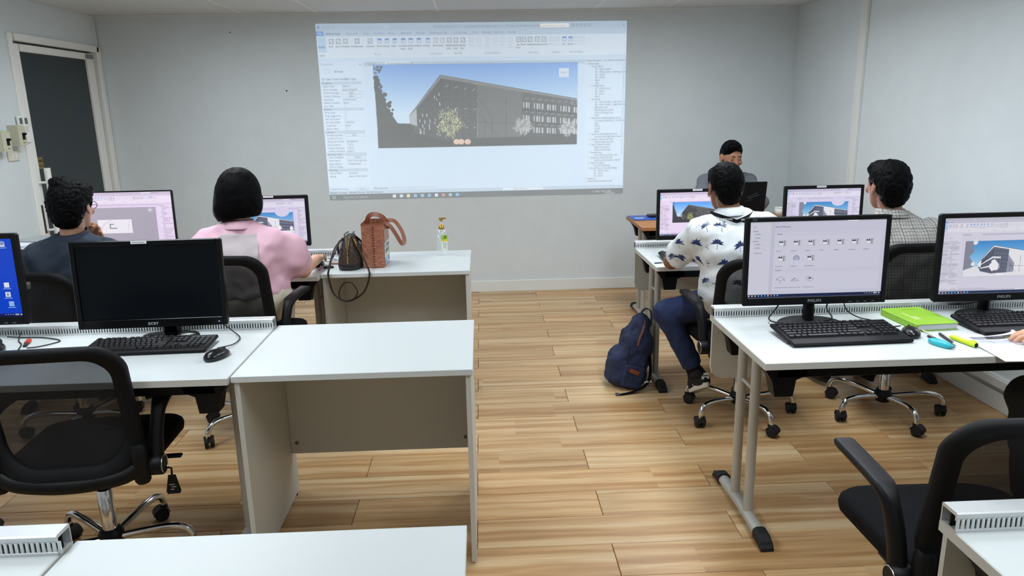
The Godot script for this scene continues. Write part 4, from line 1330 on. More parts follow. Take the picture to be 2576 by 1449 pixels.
func devices():
	M.key = mat(hexc("131518"), 0.42)
	M.black_shiny = mat(hexc("0b0d10"), 0.25)
	# projected picture on the front wall
	var pic = program_window(1600, 900, "dark", Color(0.76, 0.87, 0.99))
	var st = S()
	var y0 = 0.856
	var y1 = 2.302
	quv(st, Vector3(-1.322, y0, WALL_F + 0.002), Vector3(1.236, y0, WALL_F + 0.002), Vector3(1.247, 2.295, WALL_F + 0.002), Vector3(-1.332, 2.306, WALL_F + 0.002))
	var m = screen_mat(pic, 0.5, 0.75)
	m.resource_name = "projected_screen_light"
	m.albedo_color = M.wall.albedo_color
	var soft: Image = pic.duplicate()  # dim parts of the projected light are also painted into the wall albedo
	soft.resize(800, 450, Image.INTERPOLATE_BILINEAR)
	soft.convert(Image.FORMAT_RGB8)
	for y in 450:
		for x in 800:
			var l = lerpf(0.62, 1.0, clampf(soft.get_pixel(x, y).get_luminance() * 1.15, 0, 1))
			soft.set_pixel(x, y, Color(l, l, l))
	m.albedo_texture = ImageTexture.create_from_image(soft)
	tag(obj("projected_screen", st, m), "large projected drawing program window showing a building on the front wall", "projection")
	var pinkish = Color(0.93, 0.86, 0.97)
	var lilac = Color(0.87, 0.84, 0.95)
	monitor("black monitor showing a white start page with rows of thumbnails", 1.278, 0.838, -2.715, 0.563, 0.343, [0.0175, 0.017, 0.03], 0.03, 0.0, recent_files(1100, 619), 0.85, {"logo": "PHILIPS", "round": true, "model": "243V", "keys": true, "base_x": 0.125, "base_z": 0.095, "stand_z": -0.015})
	monitor("black monitor cut by the picture edge showing a white sketched building", 2.035, 0.832, -2.715, 0.563, 0.345, [0.0175, 0.017, 0.03], 0.03, 0.0, program_window(1000, 562, "sketch", Color(0.86, 0.85, 0.92)), 0.85, {"logo": "PHILIPS", "round": true, "keys": true, "base_x": 0.125, "base_z": 0.06, "stand_z": -0.078})
	monitor("glossy black monitor that is switched off", -1.238, 0.832, -2.69, 0.54, 0.325, [0.017, 0.018, 0.032], 0.06, 0.03, null, 0.0, {"logo": "acer", "logo_h": 0.014, "gloss": true, "sticker": -0.02, "led": true, "neck": 0.06, "base_x": 0.11, "base_z": 0.06, "stand_z": -0.13})
	monitor("black monitor with a plain blue desktop and a few icons", -1.952, 0.865, -2.66, 0.56, 0.335, [0.018, 0.019, 0.03], 0.03, 0.0, blue_desktop(800, 450), 0.8, {"keys": true, "light": Color(0.3, 0.5, 1.0), "base_x": 0.07, "base_z": 0.06, "stand_z": -0.13})
	monitor("thin bezel monitor showing a site plan in front of the navy shirt man", -2.07, 0.83, -4.25, 0.612, 0.357, [0.006, 0.007, 0.02], 0.03, 0.0, program_window(900, 506, "plan", pinkish), 0.95, {})
	monitor("small black monitor in front of the woman in pink", -1.24, 0.85, -4.24, 0.48, 0.293, [0.018, 0.02, 0.022], 0.03, 0.0, program_window(800, 450, "blob", lilac), 0.9, {"sticker": 0.02})
	monitor("small black monitor with pinkish dark building picture at palm shirt man", 1.243, 0.836, -4.2, 0.465, 0.294, [0.017, 0.019, 0.024], 0.03, 0.0, program_window(800, 450, "dark", pinkish), 0.95, {"sticker": 0.0})
	monitor("small black monitor with blue sky picture at the checked shirt man", 1.992, 0.84, -4.2, 0.47, 0.292, [0.017, 0.019, 0.024], 0.03, 0.0, program_window(800, 450, "blob", lilac), 0.9, {"sticker": -0.02})
	keyboard("black keyboard with wrist rest below the start page monitor", 1.315, -2.575, 0.03, 0.09, {"rest": 0.035, "w": 0.455, "d": 0.17})
	keyboard("black keyboard below the sketched building monitor, cut by the picture edge", 2.06, -2.635, 0.02, 0.09, {"rest": 0.035})
	keyboard("black slim keyboard below the switched-off monitor", -1.258, -2.672, 0.03, 0.05, {"d": 0.155})
	keyboard("black keyboard in front of the man in the palm print shirt", 1.235, -4.06, -0.05, 0.06, {})
	mouse("black mouse beside the green notebook", Vector3(1.585, 0.7505, -2.56), -0.3)
	mouse("black mouse beside the keyboard of the switched-off monitor", Vector3(-0.965, 0.7505, -2.545), -0.45)
	mouse("black mouse cut by the picture edge, by the blue screen monitor", Vector3(-1.84, 0.7505, -2.70), 0.3)
	mouse("black mouse under the right hand of the woman in pink", Vector3(-0.945, 0.7505, -4.135), -0.3)
	cable("thin black cable from the mouse by the notebook to the monitor", [Vector3(1.575, 0.77, -2.61), Vector3(1.56, 0.754, -2.66), Vector3(1.545, 0.753, -2.74), Vector3(1.50, 0.757, -2.79), Vector3(1.455, 0.79, -2.80), Vector3(1.425, 0.86, -2.775)])
	cable("black cable looping round the start page monitor stand", [Vector3(1.19, 0.87, -2.77), Vector3(1.175, 0.80, -2.81), Vector3(1.13, 0.765, -2.77), Vector3(1.15, 0.772, -2.685), Vector3(1.27, 0.775, -2.68), Vector3(1.36, 0.775, -2.72), Vector3(1.375, 0.80, -2.80), Vector3(1.385, 0.87, -2.77)], 0.003)
	cable("pair of black cables behind the sketched building monitor stand", [Vector3(1.93, 0.80, -2.80), Vector3(1.905, 0.785, -2.84), Vector3(1.97, 0.782, -2.845), Vector3(2.08, 0.795, -2.845), Vector3(2.15, 0.81, -2.82)], 0.003)
	cable("thin cable from the mouse to the switched-off monitor", [Vector3(-0.985, 0.768, -2.60), Vector3(-0.955, 0.756, -2.68), Vector3(-0.955, 0.756, -2.76), Vector3(-1.00, 0.76, -2.83), Vector3(-1.06, 0.80, -2.84), Vector3(-1.12, 0.85, -2.75)])
	cable("black cable looping on the desk by the blue screen monitor", [Vector3(-1.90, 0.757, -2.865), Vector3(-1.84, 0.7535, -2.86), Vector3(-1.75, 0.7535, -2.85), Vector3(-1.66, 0.7535, -2.80), Vector3(-1.70, 0.7535, -2.735), Vector3(-1.74, 0.7535, -2.72)])
	cable("short black cable crossing the desk under the blue screen monitor", [Vector3(-1.85, 0.77, -2.872), Vector3(-1.83, 0.754, -2.82), Vector3(-1.79, 0.7535, -2.77), Vector3(-1.76, 0.7535, -2.70)])
	cable("thin dark cable by the woman's mouse", [Vector3(-0.93, 0.766, -4.19), Vector3(-0.89, 0.754, -4.22), Vector3(-0.86, 0.754, -4.27), Vector3(-0.93, 0.754, -4.33)], 0.0018)
	# laptop on the teacher's table
	var t = thing("laptop", "black open laptop seen from its lid on the wooden table", "laptop", Vector3(1.915, 0.7505, -5.40), 0.0)
	st = S(); box(st, Vector3(0, 0.012, -0.13), Vector3(0.385, 0.022, 0.27), 0.005); obj("base", st, M.black, t)
	var lb = RX(0.14)
	st = S(); box(st, Vector3(0, 0.024, 0.0) + lb * Vector3(0, 0.135, 0), Vector3(0.385, 0.27, 0.009), 0.003, lb); var lid = obj("lid", st, M.black, t)
	st = S()
	for q in [[0.05, 0.15, 0.13, 0.19], [0.06, 0.14, 0.14, 0.175], [0.03, 0.125, 0.09, 0.135], [0.09, 0.155, 0.14, 0.165]]:
		tube(st, [Vector3(0, 0.024, 0) + lb * Vector3(q[0], q[1], 0.0047), Vector3(0, 0.024, 0) + lb * Vector3(q[2], q[3], 0.0047)], 0.0012, 5)
	obj("emblem", st, mat(hexc("4c5157"), 0.35, 0.5), lid)
	st = S(); box(st, Vector3(0, 0.0245, -0.14), Vector3(0.33, 0.003, 0.12), 0.001); obj("keys", st, M.dark_grey, t)
# ------------------------------------------------------------------ things on tables and floor
func tex_mat(im, rough = 0.6, scale = 0.0):
	var m := StandardMaterial3D.new()
	m.albedo_texture = ImageTexture.create_from_image(im)
	m.roughness = rough
	if scale > 0:
		tri_map(m, scale)
		m.uv1_triplanar_sharpness = 8.0
	return m

func stroke(st, pts, r, flat = 1.0, n = 8): tube(st, smooth_path(pts, n), r, 8, true, flat)

func ribbon(st, pts, w, side, th = 0.003, n = 8):      # flat strap: side is the direction of its width
	var rr = []
	var pp = smooth_path(pts, n)
	for i in pp.size():
		var d = ((pp[mini(i + 1, pp.size() - 1)] - pp[maxi(i - 1, 0)]) as Vector3).normalized()
		var s = (side - d * side.dot(d)).normalized()
		var u = s.cross(d).normalized()
		rr.append([pp[i] - s * w / 2 - u * th / 2, pp[i] + s * w / 2 - u * th / 2, pp[i] + s * w / 2 + u * th / 2, pp[i] - s * w / 2 + u * th / 2])
	rings(st, rr, true, true, -1)

func band(st, pts, w, normal, th = 0.003, n = 8):      # flat strap whose broad face looks along normal
	var rr = []
	var pp = smooth_path(pts, n)
	for i in pp.size():
		var d = ((pp[mini(i + 1, pp.size() - 1)] - pp[maxi(i - 1, 0)]) as Vector3).normalized()
		var s = d.cross(normal).normalized()
		var u = s.cross(d).normalized()
		rr.append([pp[i] - s * w / 2 - u * th / 2, pp[i] + s * w / 2 - u * th / 2, pp[i] + s * w / 2 + u * th / 2, pp[i] - s * w / 2 + u * th / 2])
	rings(st, rr, true, true, -1)

func clutter():
	handbag()
	tote()
	sanitizer()
	notebook_and_pens()
	papers_right()
	teacher_things()
	side_devices()
	small_things()

func handbag():
	var t = thing("handbag", "brown checked dome handbag with dark leather base and gold zip", "handbag", Vector3(-0.747, 0.75, -4.085))
	var im := Image.create(64, 64, false, Image.FORMAT_RGB8)
	for y in 64:
		for x in 64:
			var c = Color(0.17, 0.115, 0.09) if ((x / 16) + (y / 16)) % 2 == 0 else Color(0.26, 0.195, 0.16)
			im.set_pixel(x, y, c * (0.92 + 0.08 * float((x + y) % 3)))
	var canvas = tex_mat(im, 0.5, 17.0)
	var leather = mat(hexc("17110f"), 0.4)
	var shell = func(y, w, d): 
		var ring = []
		for p in rrect(w, d, minf(w, d) * 0.42, 6): ring.append(Vector3(p.x, y, -p.y))
		return ring
	var st = S()
	rings(st, [shell.call(0.032, 0.1206, 0.232), shell.call(0.06, 0.1170, 0.228), shell.call(0.10, 0.1008, 0.212), shell.call(0.135, 0.0792, 0.19), shell.call(0.162, 0.0558, 0.165), shell.call(0.18, 0.0378, 0.14)], true, true)
	obj("body", st, canvas, t)
	st = S()
	rings(st, [shell.call(0.0, 0.1080, 0.218), shell.call(0.004, 0.1188, 0.230), shell.call(0.03, 0.1229, 0.2345), shell.call(0.034, 0.1206, 0.232)], true, true)
	obj("base", st, leather, t)
	for s in [-1, 1]:      # the two lips of the open zip and their zip tape
		st = S()
		stroke(st, [Vector3(s * 0.004, 0.075, 0.109), Vector3(s * 0.006, 0.11, 0.104), Vector3(s * 0.012, 0.15, 0.088), Vector3(s * 0.018, 0.183, 0.066), Vector3(s * 0.02, 0.192, 0.02), Vector3(s * 0.016, 0.19, -0.06)], 0.0035)
		obj("zip_lip", st, leather, t)
		st = S()
		stroke(st, [Vector3(s * 0.0015, 0.07, 0.112), Vector3(s * 0.0025, 0.11, 0.107), Vector3(s * 0.007, 0.15, 0.09), Vector3(s * 0.0125, 0.186, 0.066)], 0.0012)
		obj("zip_teeth", st, M.gold, t)
		st = S()      # carrying handle fallen to the side
		stroke(st, [Vector3(s * 0.022, 0.168, 0.05), Vector3(s * 0.045, 0.158, 0.07), Vector3(s * 0.054, 0.125, 0.08), Vector3(s * 0.06, 0.085, 0.03), Vector3(s * 0.054, 0.13, -0.05), Vector3(s * 0.022, 0.168, -0.04)], 0.0058)
		obj("handle", st, leather, t)
		st = S()
		stroke(st, [Vector3(s * 0.03, 0.17, 0.06), Vector3(s * 0.046, 0.15, 0.085), Vector3(s * 0.05, 0.13, 0.09)], 0.003)
		obj("buckle", st, M.gold, t)
	st = S(); box(st, Vector3(0, 0.062, 0.114), Vector3(0.008, 0.045, 0.004), 0.002, RX(-0.1)); box(st, Vector3(0, 0.095, 0.109), Vector3(0.009, 0.012, 0.006), 0.002); obj("zip_pull", st, M.gold, t)
	st = S(); box(st, Vector3(-0.066, 0.105, 0.095), Vector3(0.004, 0.075, 0.02), 0.0015, RZ(-0.45)); obj("hanging_tab", st, leather, t)
	var o = Vector3(-0.747, 0.75, -4.085)
	st = S()
	var strap = mat(hexc("2a1d17"), 0.45)
	var P = [Vector3(-0.772, 0.925, -4.02), Vector3(-0.81, 0.875, -3.95), Vector3(-0.836, 0.78, -3.90), Vector3(-0.839, 0.735, -3.886), Vector3(-0.815, 0.64, -3.886), Vector3(-0.748, 0.601, -3.887), Vector3(-0.66, 0.645, -3.886), Vector3(-0.62, 0.74, -3.886), Vector3(-0.638, 0.80, -3.91), Vector3(-0.672, 0.86, -3.95), Vector3(-0.71, 0.915, -4.03)]
	var L = []
	for p in P: L.append(p - o)
	band(st, L, 0.0105, Vector3(0.5, 0.15, 1.0), 0.0032)
	obj("shoulder_strap", st, strap, t)
	st = S(); L = []
	for p in [Vector3(-0.785, 0.612, -3.887), Vector3(-0.79, 0.65, -3.888), Vector3(-0.762, 0.698, -3.888), Vector3(-0.722, 0.702, -3.888), Vector3(-0.692, 0.66, -3.888), Vector3(-0.70, 0.625, -3.888), Vector3(-0.725, 0.606, -3.887)]: L.append(p - o)
	band(st, L, 0.007, Vector3(0.4, 0.1, 1.0), 0.003)
	obj("strap_coil", st, strap, t)

func tote():
	var t = thing("tote_bag", "brick print tote bag with brown handles drooping to one side", "bag", Vector3(-0.613, 0.75, -4.13))
	var im := Image.create(256, 256, false, Image.FORMAT_RGB8)
	im.fill(Color(0.42, 0.24, 0.18))
	var r2 = RandomNumberGenerator.new(); r2.seed = 4
	for j in 16:
		for i in 6:
			var v = r2.randf_range(0.85, 1.1)
			im.fill_rect(Rect2i(((i * 43 + (21 if j % 2 else 0)) % 256), j * 16 + 2, 40, 13), Color(0.68 * v, 0.44 * v, 0.34 * v))
	var brick = tex_mat(im, 0.5, 8.2)
	var brown = mat(hexc("8a4f38"), 0.4)
	var st = S()
	var F = func(y, w, d, dz): return [Vector3(-w / 2, y, d / 2 + dz), Vector3(w / 2, y, d / 2 + dz), Vector3(w / 2 + 0.004, y, -d / 2 + dz), Vector3(-w / 2, y, -d / 2 + dz)]
	rings(st, [F.call(0.0, 0.112, 0.20, 0.0), F.call(0.01, 0.116, 0.21, 0.0), F.call(0.12, 0.121, 0.205, 0.0), F.call(0.245, 0.120, 0.20, 0.0)], true, false, -1)
	rings(st, [F.call(0.245, 0.114, 0.194, 0.0), F.call(0.05, 0.112, 0.19, 0.0)], true, false, -1)
	quad(st, Vector3(-0.055, 0.002, 0.1), Vector3(0.055, 0.002, 0.1), Vector3(0.055, 0.002, -0.1), Vector3(-0.055, 0.002, -0.1))
	obj("body", st, brick, t)
	st = S(); box(st, Vector3(0, 0.13, 0.1062), Vector3(0.0025, 0.22, 0.001)); obj("seam", st, brown, t)
	# printed glossy side with a bit of coloured artwork
	im = Image.create(128, 160, false, Image.FORMAT_RGB8)
	im.fill(Color(0.80, 0.83, 0.85))
	im.fill_rect(Rect2i(0, 0, 128, 60), Color(0.62, 0.36, 0.28))
	for q in [[10, 66, 50, 20, "8fa6c0"], [60, 70, 58, 16, "34404a"], [14, 90, 100, 22, "5f8a45"], [30, 92, 40, 14, "2f5b3a"], [20, 116, 60, 12, "c9b48c"], [10, 130, 108, 24, "3f6ea8"], [40, 134, 30, 14, "d9e2ea"], [52, 62, 18, 12, "a03c46"]]: im.fill_rect(Rect2i(q[0], q[1], q[2], q[3]), hexc(q[4]))
	st = S()
	quv(st, Vector3(0.061, 0.012, 0.085), Vector3(0.066, 0.012, -0.085), Vector3(0.066, 0.21, -0.085), Vector3(0.0625, 0.21, 0.085))
	obj("side_print", st, tex_mat(im, 0.25), t)
	st = S(); box(st, Vector3(0.0, 0.246, 0.1), Vector3(0.122, 0.006, 0.004), 0.001); box(st, Vector3(0.0, 0.246, -0.1), Vector3(0.122, 0.006, 0.004), 0.001); box(st, Vector3(-0.06, 0.246, 0), Vector3(0.004, 0.006, 0.2), 0.001); box(st, Vector3(0.061, 0.246, 0), Vector3(0.004, 0.006, 0.2), 0.001); obj("rim", st, brown, t)
	st = S()
	band(st, [Vector3(-0.045, 0.22, -0.05), Vector3(-0.04, 0.262, -0.04), Vector3(-0.01, 0.284, -0.03), Vector3(0.04, 0.272, -0.02), Vector3(0.068, 0.235, -0.02), Vector3(0.066, 0.20, -0.03)], 0.026, Vector3(0.1, 0.35, 1), 0.003)
	obj("handle", st, brown, t)
	st = S()
	band(st, [Vector3(0.058, 0.235, 0.06), Vector3(0.085, 0.238, 0.055), Vector3(0.118, 0.19, 0.05), Vector3(0.152, 0.125, 0.04), Vector3(0.165, 0.135, 0.01), Vector3(0.15, 0.185, -0.02), Vector3(0.11, 0.24, -0.04), Vector3(0.062, 0.245, -0.05)], 0.022, Vector3(0.45, 0.45, 0.8), 0.003)
	obj("handle", st, brown, t)
	st = S(); box(st, Vector3(-0.052, 0.10, 0.07), Vector3(0.02, 0.13, 0.05), 0.004); obj("yellow_packet", st, mat(hexc("d8c84a"), 0.5), t)

func sanitizer():
	var t = thing("sanitizer_bottle", "clear hand sanitizer bottle with gold pump and green label", "bottle", Vector3(-0.251, 0.7502, -4.377))
	var glass := StandardMaterial3D.new()
	glass.albedo_color = Color(0.93, 0.97, 0.97, 0.12)
	glass.transparency = BaseMaterial3D.TRANSPARENCY_ALPHA
	glass.roughness = 0.06
	var st = S()
	lathe(st, [Vector2(0.03, 0.0), Vector2(0.0345, 0.004), Vector2(0.0355, 0.02), Vector2(0.0355, 0.118), Vector2(0.034, 0.132), Vector2(0.028, 0.146), Vector2(0.016, 0.154), Vector2(0.013, 0.158)], Vector3.ZERO, 28)
	obj("bottle", st, glass, t)
	st = S()
	lathe(st, [Vector2(0.0305, 0.003), Vector2(0.0335, 0.006), Vector2(0.0335, 0.122), Vector2(0.001, 0.123)], Vector3.ZERO, 24)
	var gel := StandardMaterial3D.new()
	gel.albedo_color = Color(0.9, 0.96, 0.97, 0.1)
	gel.transparency = BaseMaterial3D.TRANSPARENCY_ALPHA
	gel.roughness = 0.05
	obj("gel", st, gel, t)
	st = S(); lathe(st, [Vector2(0.0165, 0.155), Vector2(0.0165, 0.178), Vector2(0.012, 0.180), Vector2(0.009, 0.184)], Vector3.ZERO, 20); var cap = obj("collar", st, M.gold, t)
	st = S(); tube(st, [Vector3(0, 0.18, 0), Vector3(0, 0.208, 0)], 0.0045, 12); tube(st, [Vector3(0, 0.01, 0), Vector3(0.002, 0.155, 0)], 0.0022, 8); obj("stem", st, M.white, t)
	st = S(); lathe(st, [Vector2(0.006, 0.2), Vector2(0.011, 0.212), Vector2(0.014, 0.218), Vector2(0.012, 0.223)], Vector3.ZERO, 18); tube(st, [Vector3(0, 0.219, 0), Vector3(0.028, 0.22, 0.006), Vector3(0.031, 0.215, 0.007)], [0.006, 0.0045, 0.003], 8); obj("pump_head", st, M.gold, t)
	var im := Image.create(128, 256, false, Image.FORMAT_RGB8)
	im.fill(Color(0.93, 0.94, 0.90))
	im.fill_rect(Rect2i(0, 0, 128, 70), Color(0.66, 0.77, 0.25)); im.fill_rect(Rect2i(0, 70, 128, 36), Color(0.86, 0.86, 0.22))
	disc(im, Vector2(70, 36), 24, Color(0.13, 0.19, 0.13)); disc(im, Vector2(70, 36), 12, Color(0.75, 0.8, 0.3))
	for i in 9: im.fill_rect(Rect2i(22, 124 + i * 12, 60 + (i * 13) % 30, 4), Color(0.45, 0.52, 0.5))
	st = S()
	for i in 6:
		var a = -0.25 + i * 0.2
		var b = a + 0.2
		quv(st, Vector3(sin(a) * 0.0362, 0.03, cos(a) * 0.0362), Vector3(sin(b) * 0.0362, 0.03, cos(b) * 0.0362), Vector3(sin(b) * 0.0362, 0.122, cos(b) * 0.0362), Vector3(sin(a) * 0.0362, 0.122, cos(a) * 0.0362), Vector2(i / 6.0, 1), Vector2((i + 1) / 6.0, 0))
	var lab = obj("label", st, tex_mat(im, 0.4), t)
	lab.rotation.y = 0.25

func notebook_and_pens():
	var t = thing("notebook", "lime green hardcover notebook with ribbon beside the mouse", "notebook", Vector3(1.708, 0.7502, -2.715), 0.06)
	var green = mat(hexc("8fbf2c"), 0.5)
	green.normal_enabled = true
	green.normal_texture = noise_tex(0.2, 128, 3, null, 14, true, 2.0)
	green.normal_scale = 0.3
	tri_map(green, 9.0)
	var st = S(); box(st, Vector3(0, 0.0015, 0), Vector3(0.165, 0.0028, 0.235), 0.001); box(st, Vector3(0, 0.0265, 0), Vector3(0.165, 0.0028, 0.235), 0.001); box(st, Vector3(-0.083, 0.014, 0), Vector3(0.004, 0.026, 0.235), 0.0015); obj("cover", st, green, t)
	st = S(); box(st, Vector3(0.001, 0.014, 0), Vector3(0.158, 0.0215, 0.227)); obj("pages", st, mat(hexc("c9cdd3"), 0.8), t)
	st = S(); box(st, Vector3(-0.045, 0.0282, 0.01), Vector3(0.012, 0.0004, 0.1), 0.0); box(st, Vector3(-0.03, 0.0282, 0.03), Vector3(0.02, 0.0004, 0.045)); obj("spine_print", st, mat(hexc("b9cf76"), 0.5), t)
	st = S()
	for i in 5: box(st, Vector3(-0.01 + i * 0.012, 0.0282, -0.085), Vector3(0.008, 0.0004, 0.006))
	obj("emboss", st, mat(hexc("6f9a1e"), 0.5), t)
	st = S(); ribbon(st, [Vector3(-0.068, 0.013, 0.10), Vector3(-0.066, 0.008, 0.125), Vector3(-0.058, 0.002, 0.15), Vector3(-0.055, 0.0015, 0.165)], 0.006, Vector3.RIGHT, 0.0008); obj("ribbon_marker", st, mat(hexc("d6dba6"), 0.7), t)
	t = thing("correction_tape", "turquoise rounded correction tape lying by the pens", "correction tape", Vector3(1.615, 0.7502, -2.425), 0.35)
	var rr = []
	for q in [[0.0, 0.8], [0.005, 0.97], [0.011, 1.0], [0.017, 0.9], [0.0215, 0.6], [0.0225, 0.25]]:
		var ring = []
		for i in 24: ring.append(Vector3(cos(-TAU * i / 24) * 0.019 * q[1], q[0], sin(-TAU * i / 24) * 0.047 * q[1] * (1.0 + 0.0 * i)))
		rr.append(ring)
	st = S(); rings(st, rr); obj("case", st, mat(hexc("2cb3c2"), 0.25), t)
	st = S(); box(st, Vector3(0, 0.011, 0.048), Vector3(0.012, 0.008, 0.012), 0.002); obj("tip", st, mat(hexc("1d8fa0"), 0.4), t)
	pen("black retractable pen touching the turquoise correction tape", Vector3(1.632, 0.755, -2.525), Vector3(1.648, 0.755, -2.385), M.black_shiny, mat(hexc("b9b4ad"), 0.3, 0.8), "pens by the notebook")
	pen("black metal pen lying next to the yellow highlighter", Vector3(1.688, 0.7555, -2.545), Vector3(1.665, 0.7555, -2.41), M.dark_grey, mat(hexc("b9b4ad"), 0.3, 0.8), "pens by the notebook")
	t = thing("highlighter", "neon yellow highlighter pen beside the printed papers", "highlighter", Vector3(1.712, 0.7502, -2.44), 0.22)
	var neon = mat(hexc("cdea17"), 0.35)
	st = S()
	lathe(st, [Vector2(0.006, -0.058), Vector2(0.008, -0.05), Vector2(0.0088, 0.012), Vector2(0.0088, 0.016)], Vector3(0, 0.0095, 0), 14, RX(PI / 2))
	obj("barrel", st, neon, t)
	st = S()
	lathe(st, [Vector2(0.0098, 0.016), Vector2(0.0098, 0.05), Vector2(0.0088, 0.052)], Vector3(0, 0.0098, 0), 14, RX(PI / 2)); box(st, Vector3(0.004, 0.0205, 0.035), Vector3(0.004, 0.003, 0.03), 0.001)
	obj("cap", st, neon, t)
	st = S(); lathe(st, [Vector2(0.0083, 0.0515), Vector2(0.0083, 0.053)], Vector3(0, 0.0098, 0), 14, RX(PI / 2)); obj("cap_end", st, M.black, t)

func pen(label, a, b, m, tipm, g):
	var t = thing("pen", label, "pen", a, 0.0, g)
	var d = b - a
	var st = S(); tube(st, [Vector3.ZERO, d * 0.1, d * 0.85], [0.0042, 0.005, 0.0048], 10); obj("barrel", st, m, t)
	st = S(); tube(st, [d * 0.85, d * 0.93, d], [0.0046, 0.0035, 0.0008], 10); obj("tip", st, tipm, t)
	st = S(); tube(st, [d * 0.02 + Vector3(0, 0.0055, 0), d * 0.3 + Vector3(0, 0.0062, 0)], 0.0012, 6); obj("clip", st, tipm, t)

func papers_right():
	var im := Image.create(420, 594, false, Image.FORMAT_RGB8)
	im.fill(Color(0.93, 0.94, 0.97))
	var ink = Color(0.2, 0.2, 0.23)
	im.fill_rect(Rect2i(60, 60, 330, 70), Color(0.52, 0.53, 0.55)); im.fill_rect(Rect2i(170, 60, 220, 60), Color(0.17, 0.17, 0.19)); im.fill_rect(Rect2i(60, 140, 330, 80), Color(0.74, 0.76, 0.80))
	txt(im, "Revenue", 96, 96, 18, Color(0.85, 0.85, 0.88)); txt(im, "+5K", 130, 122, 20, Color(0.72, 0.80, 0.2)); txt(im, "Income", 230, 88, 20, Color(0.9, 0.9, 0.92)); txt(im, "+8M", 290, 114, 22, Color(0.72, 0.80, 0.2))
	txt(im, "Planning", 90, 172, 20, ink); txt(im, "+7K", 140, 204, 20, ink); txt(im, "Planning", 262, 168, 20, ink); txt(im, "+77K", 300, 200, 22, ink)
	im.fill_rect(Rect2i(60, 260, 330, 3), Color(0.4, 0.42, 0.46)); O(im, 60, 270, 330, 140, Color(0.7, 0.72, 0.76), 2)
	txt(im, "+5M", 90, 320, 20, Color(0.55, 0.68, 0.3)); txt(im, "+5", 170, 320, 20, ink); txt(im, "+88", 260, 330, 22, ink)
	for i in 9: im.fill_rect(Rect2i(62, 440 + i * 14, 300 - (i * 37) % 80, 3), Color(0.62, 0.64, 0.68))
	var t = thing("printed_papers", "curled sheet of printed charts lying over the desk edge", "papers", Vector3(1.84, 0.7503, -2.385), -0.065)
	var st = S()
	var N = 10
	var hgt = func(u, v): return 0.0008 + 0.018 * pow(clampf((u - 0.35) / 0.65, 0, 1), 2.0) * pow(1.0 - v, 2.0) + 0.012 * pow(1.0 - u, 3.0) * v * (1.0 - v)
	for i in N:
		for j in N:
			var q = []
			for c in [[i, j + 1], [i + 1, j + 1], [i + 1, j], [i, j]]:
				var u = float(c[0]) / N
				var v = float(c[1]) / N
				q.append(Vector3((u - 0.5) * 0.21, hgt.call(u, v), (v - 0.5) * 0.297))
			quv(st, q[0], q[1], q[2], q[3], Vector2(float(i) / N, float(j + 1) / N), Vector2(float(i + 1) / N, float(j) / N))
	obj("sheet", st, tex_mat(im, 0.7), t)
	st = S(); box(st, Vector3(0.02, 0.0004, -0.01), Vector3(0.2, 0.0006, 0.27), 0.0, RY(0.03)); obj("sheet", st, M.paper, t)

func teacher_things():
	var t = thing("document_folder", "blue plastic document folder with white label on the wooden table", "folder", Vector3(1.30, 0.7502, -5.635), 0.0)
	var st = S(); box(st, Vector3(0, 0.004, 0), Vector3(0.30, 0.008, 0.22), 0.002, RY(0.03)); obj("cover", st, mat(hexc("1f56b8"), 0.35), t)
	st = S(); box(st, Vector3(-0.09, 0.0083, 0.035), Vector3(0.07, 0.0006, 0.05)); obj("label_card", st, mat(hexc("aebfd8"), 0.5), t)
	t = thing("wallet", "dark leather wallet lying on the blue folder", "wallet", Vector3(1.37, 0.7588, -5.66), 0.15)
	st = S(); box(st, Vector3(0, 0.009, 0), Vector3(0.16, 0.017, 0.085), 0.005); obj("body", st, mat(hexc("1c1b1e"), 0.45), t)
	st = S(); box(st, Vector3(0, 0.0176, 0.01), Vector3(0.11, 0.0006, 0.012)); obj("trim_line", st, mat(hexc("6d5a52"), 0.4), t)
	t = thing("paper_cup", "white paper cup on the wooden table beside the laptop", "cup", Vector3(2.258, 0.7502, -5.48))
	st = S(); lathe(st, [Vector2(0.024, 0.003), Vector2(0.027, 0.0), Vector2(0.0355, 0.08), Vector2(0.034, 0.08), Vector2(0.026, 0.006), Vector2(0.001, 0.006)], Vector3.ZERO, 28); obj("cup", st, mat(hexc("e6e4d8"), 0.6), t)
	st = S()
	var rim = []
	for i in 29: rim.append(Vector3(cos(TAU * i / 28) * 0.0358, 0.081, sin(TAU * i / 28) * 0.0358))
	tube(st, rim, 0.0018, 6, false); obj("rim", st, mat(hexc("efeee6"), 0.5), t)
	t = thing("smartphone", "black smartphone lying in front of the paper cup", "phone", Vector3(2.25, 0.7502, -5.36), 0.4)
	st = S(); box(st, Vector3(0, 0.005, 0), Vector3(0.15, 0.009, 0.075), 0.003); obj("body", st, M.black_gloss, t)

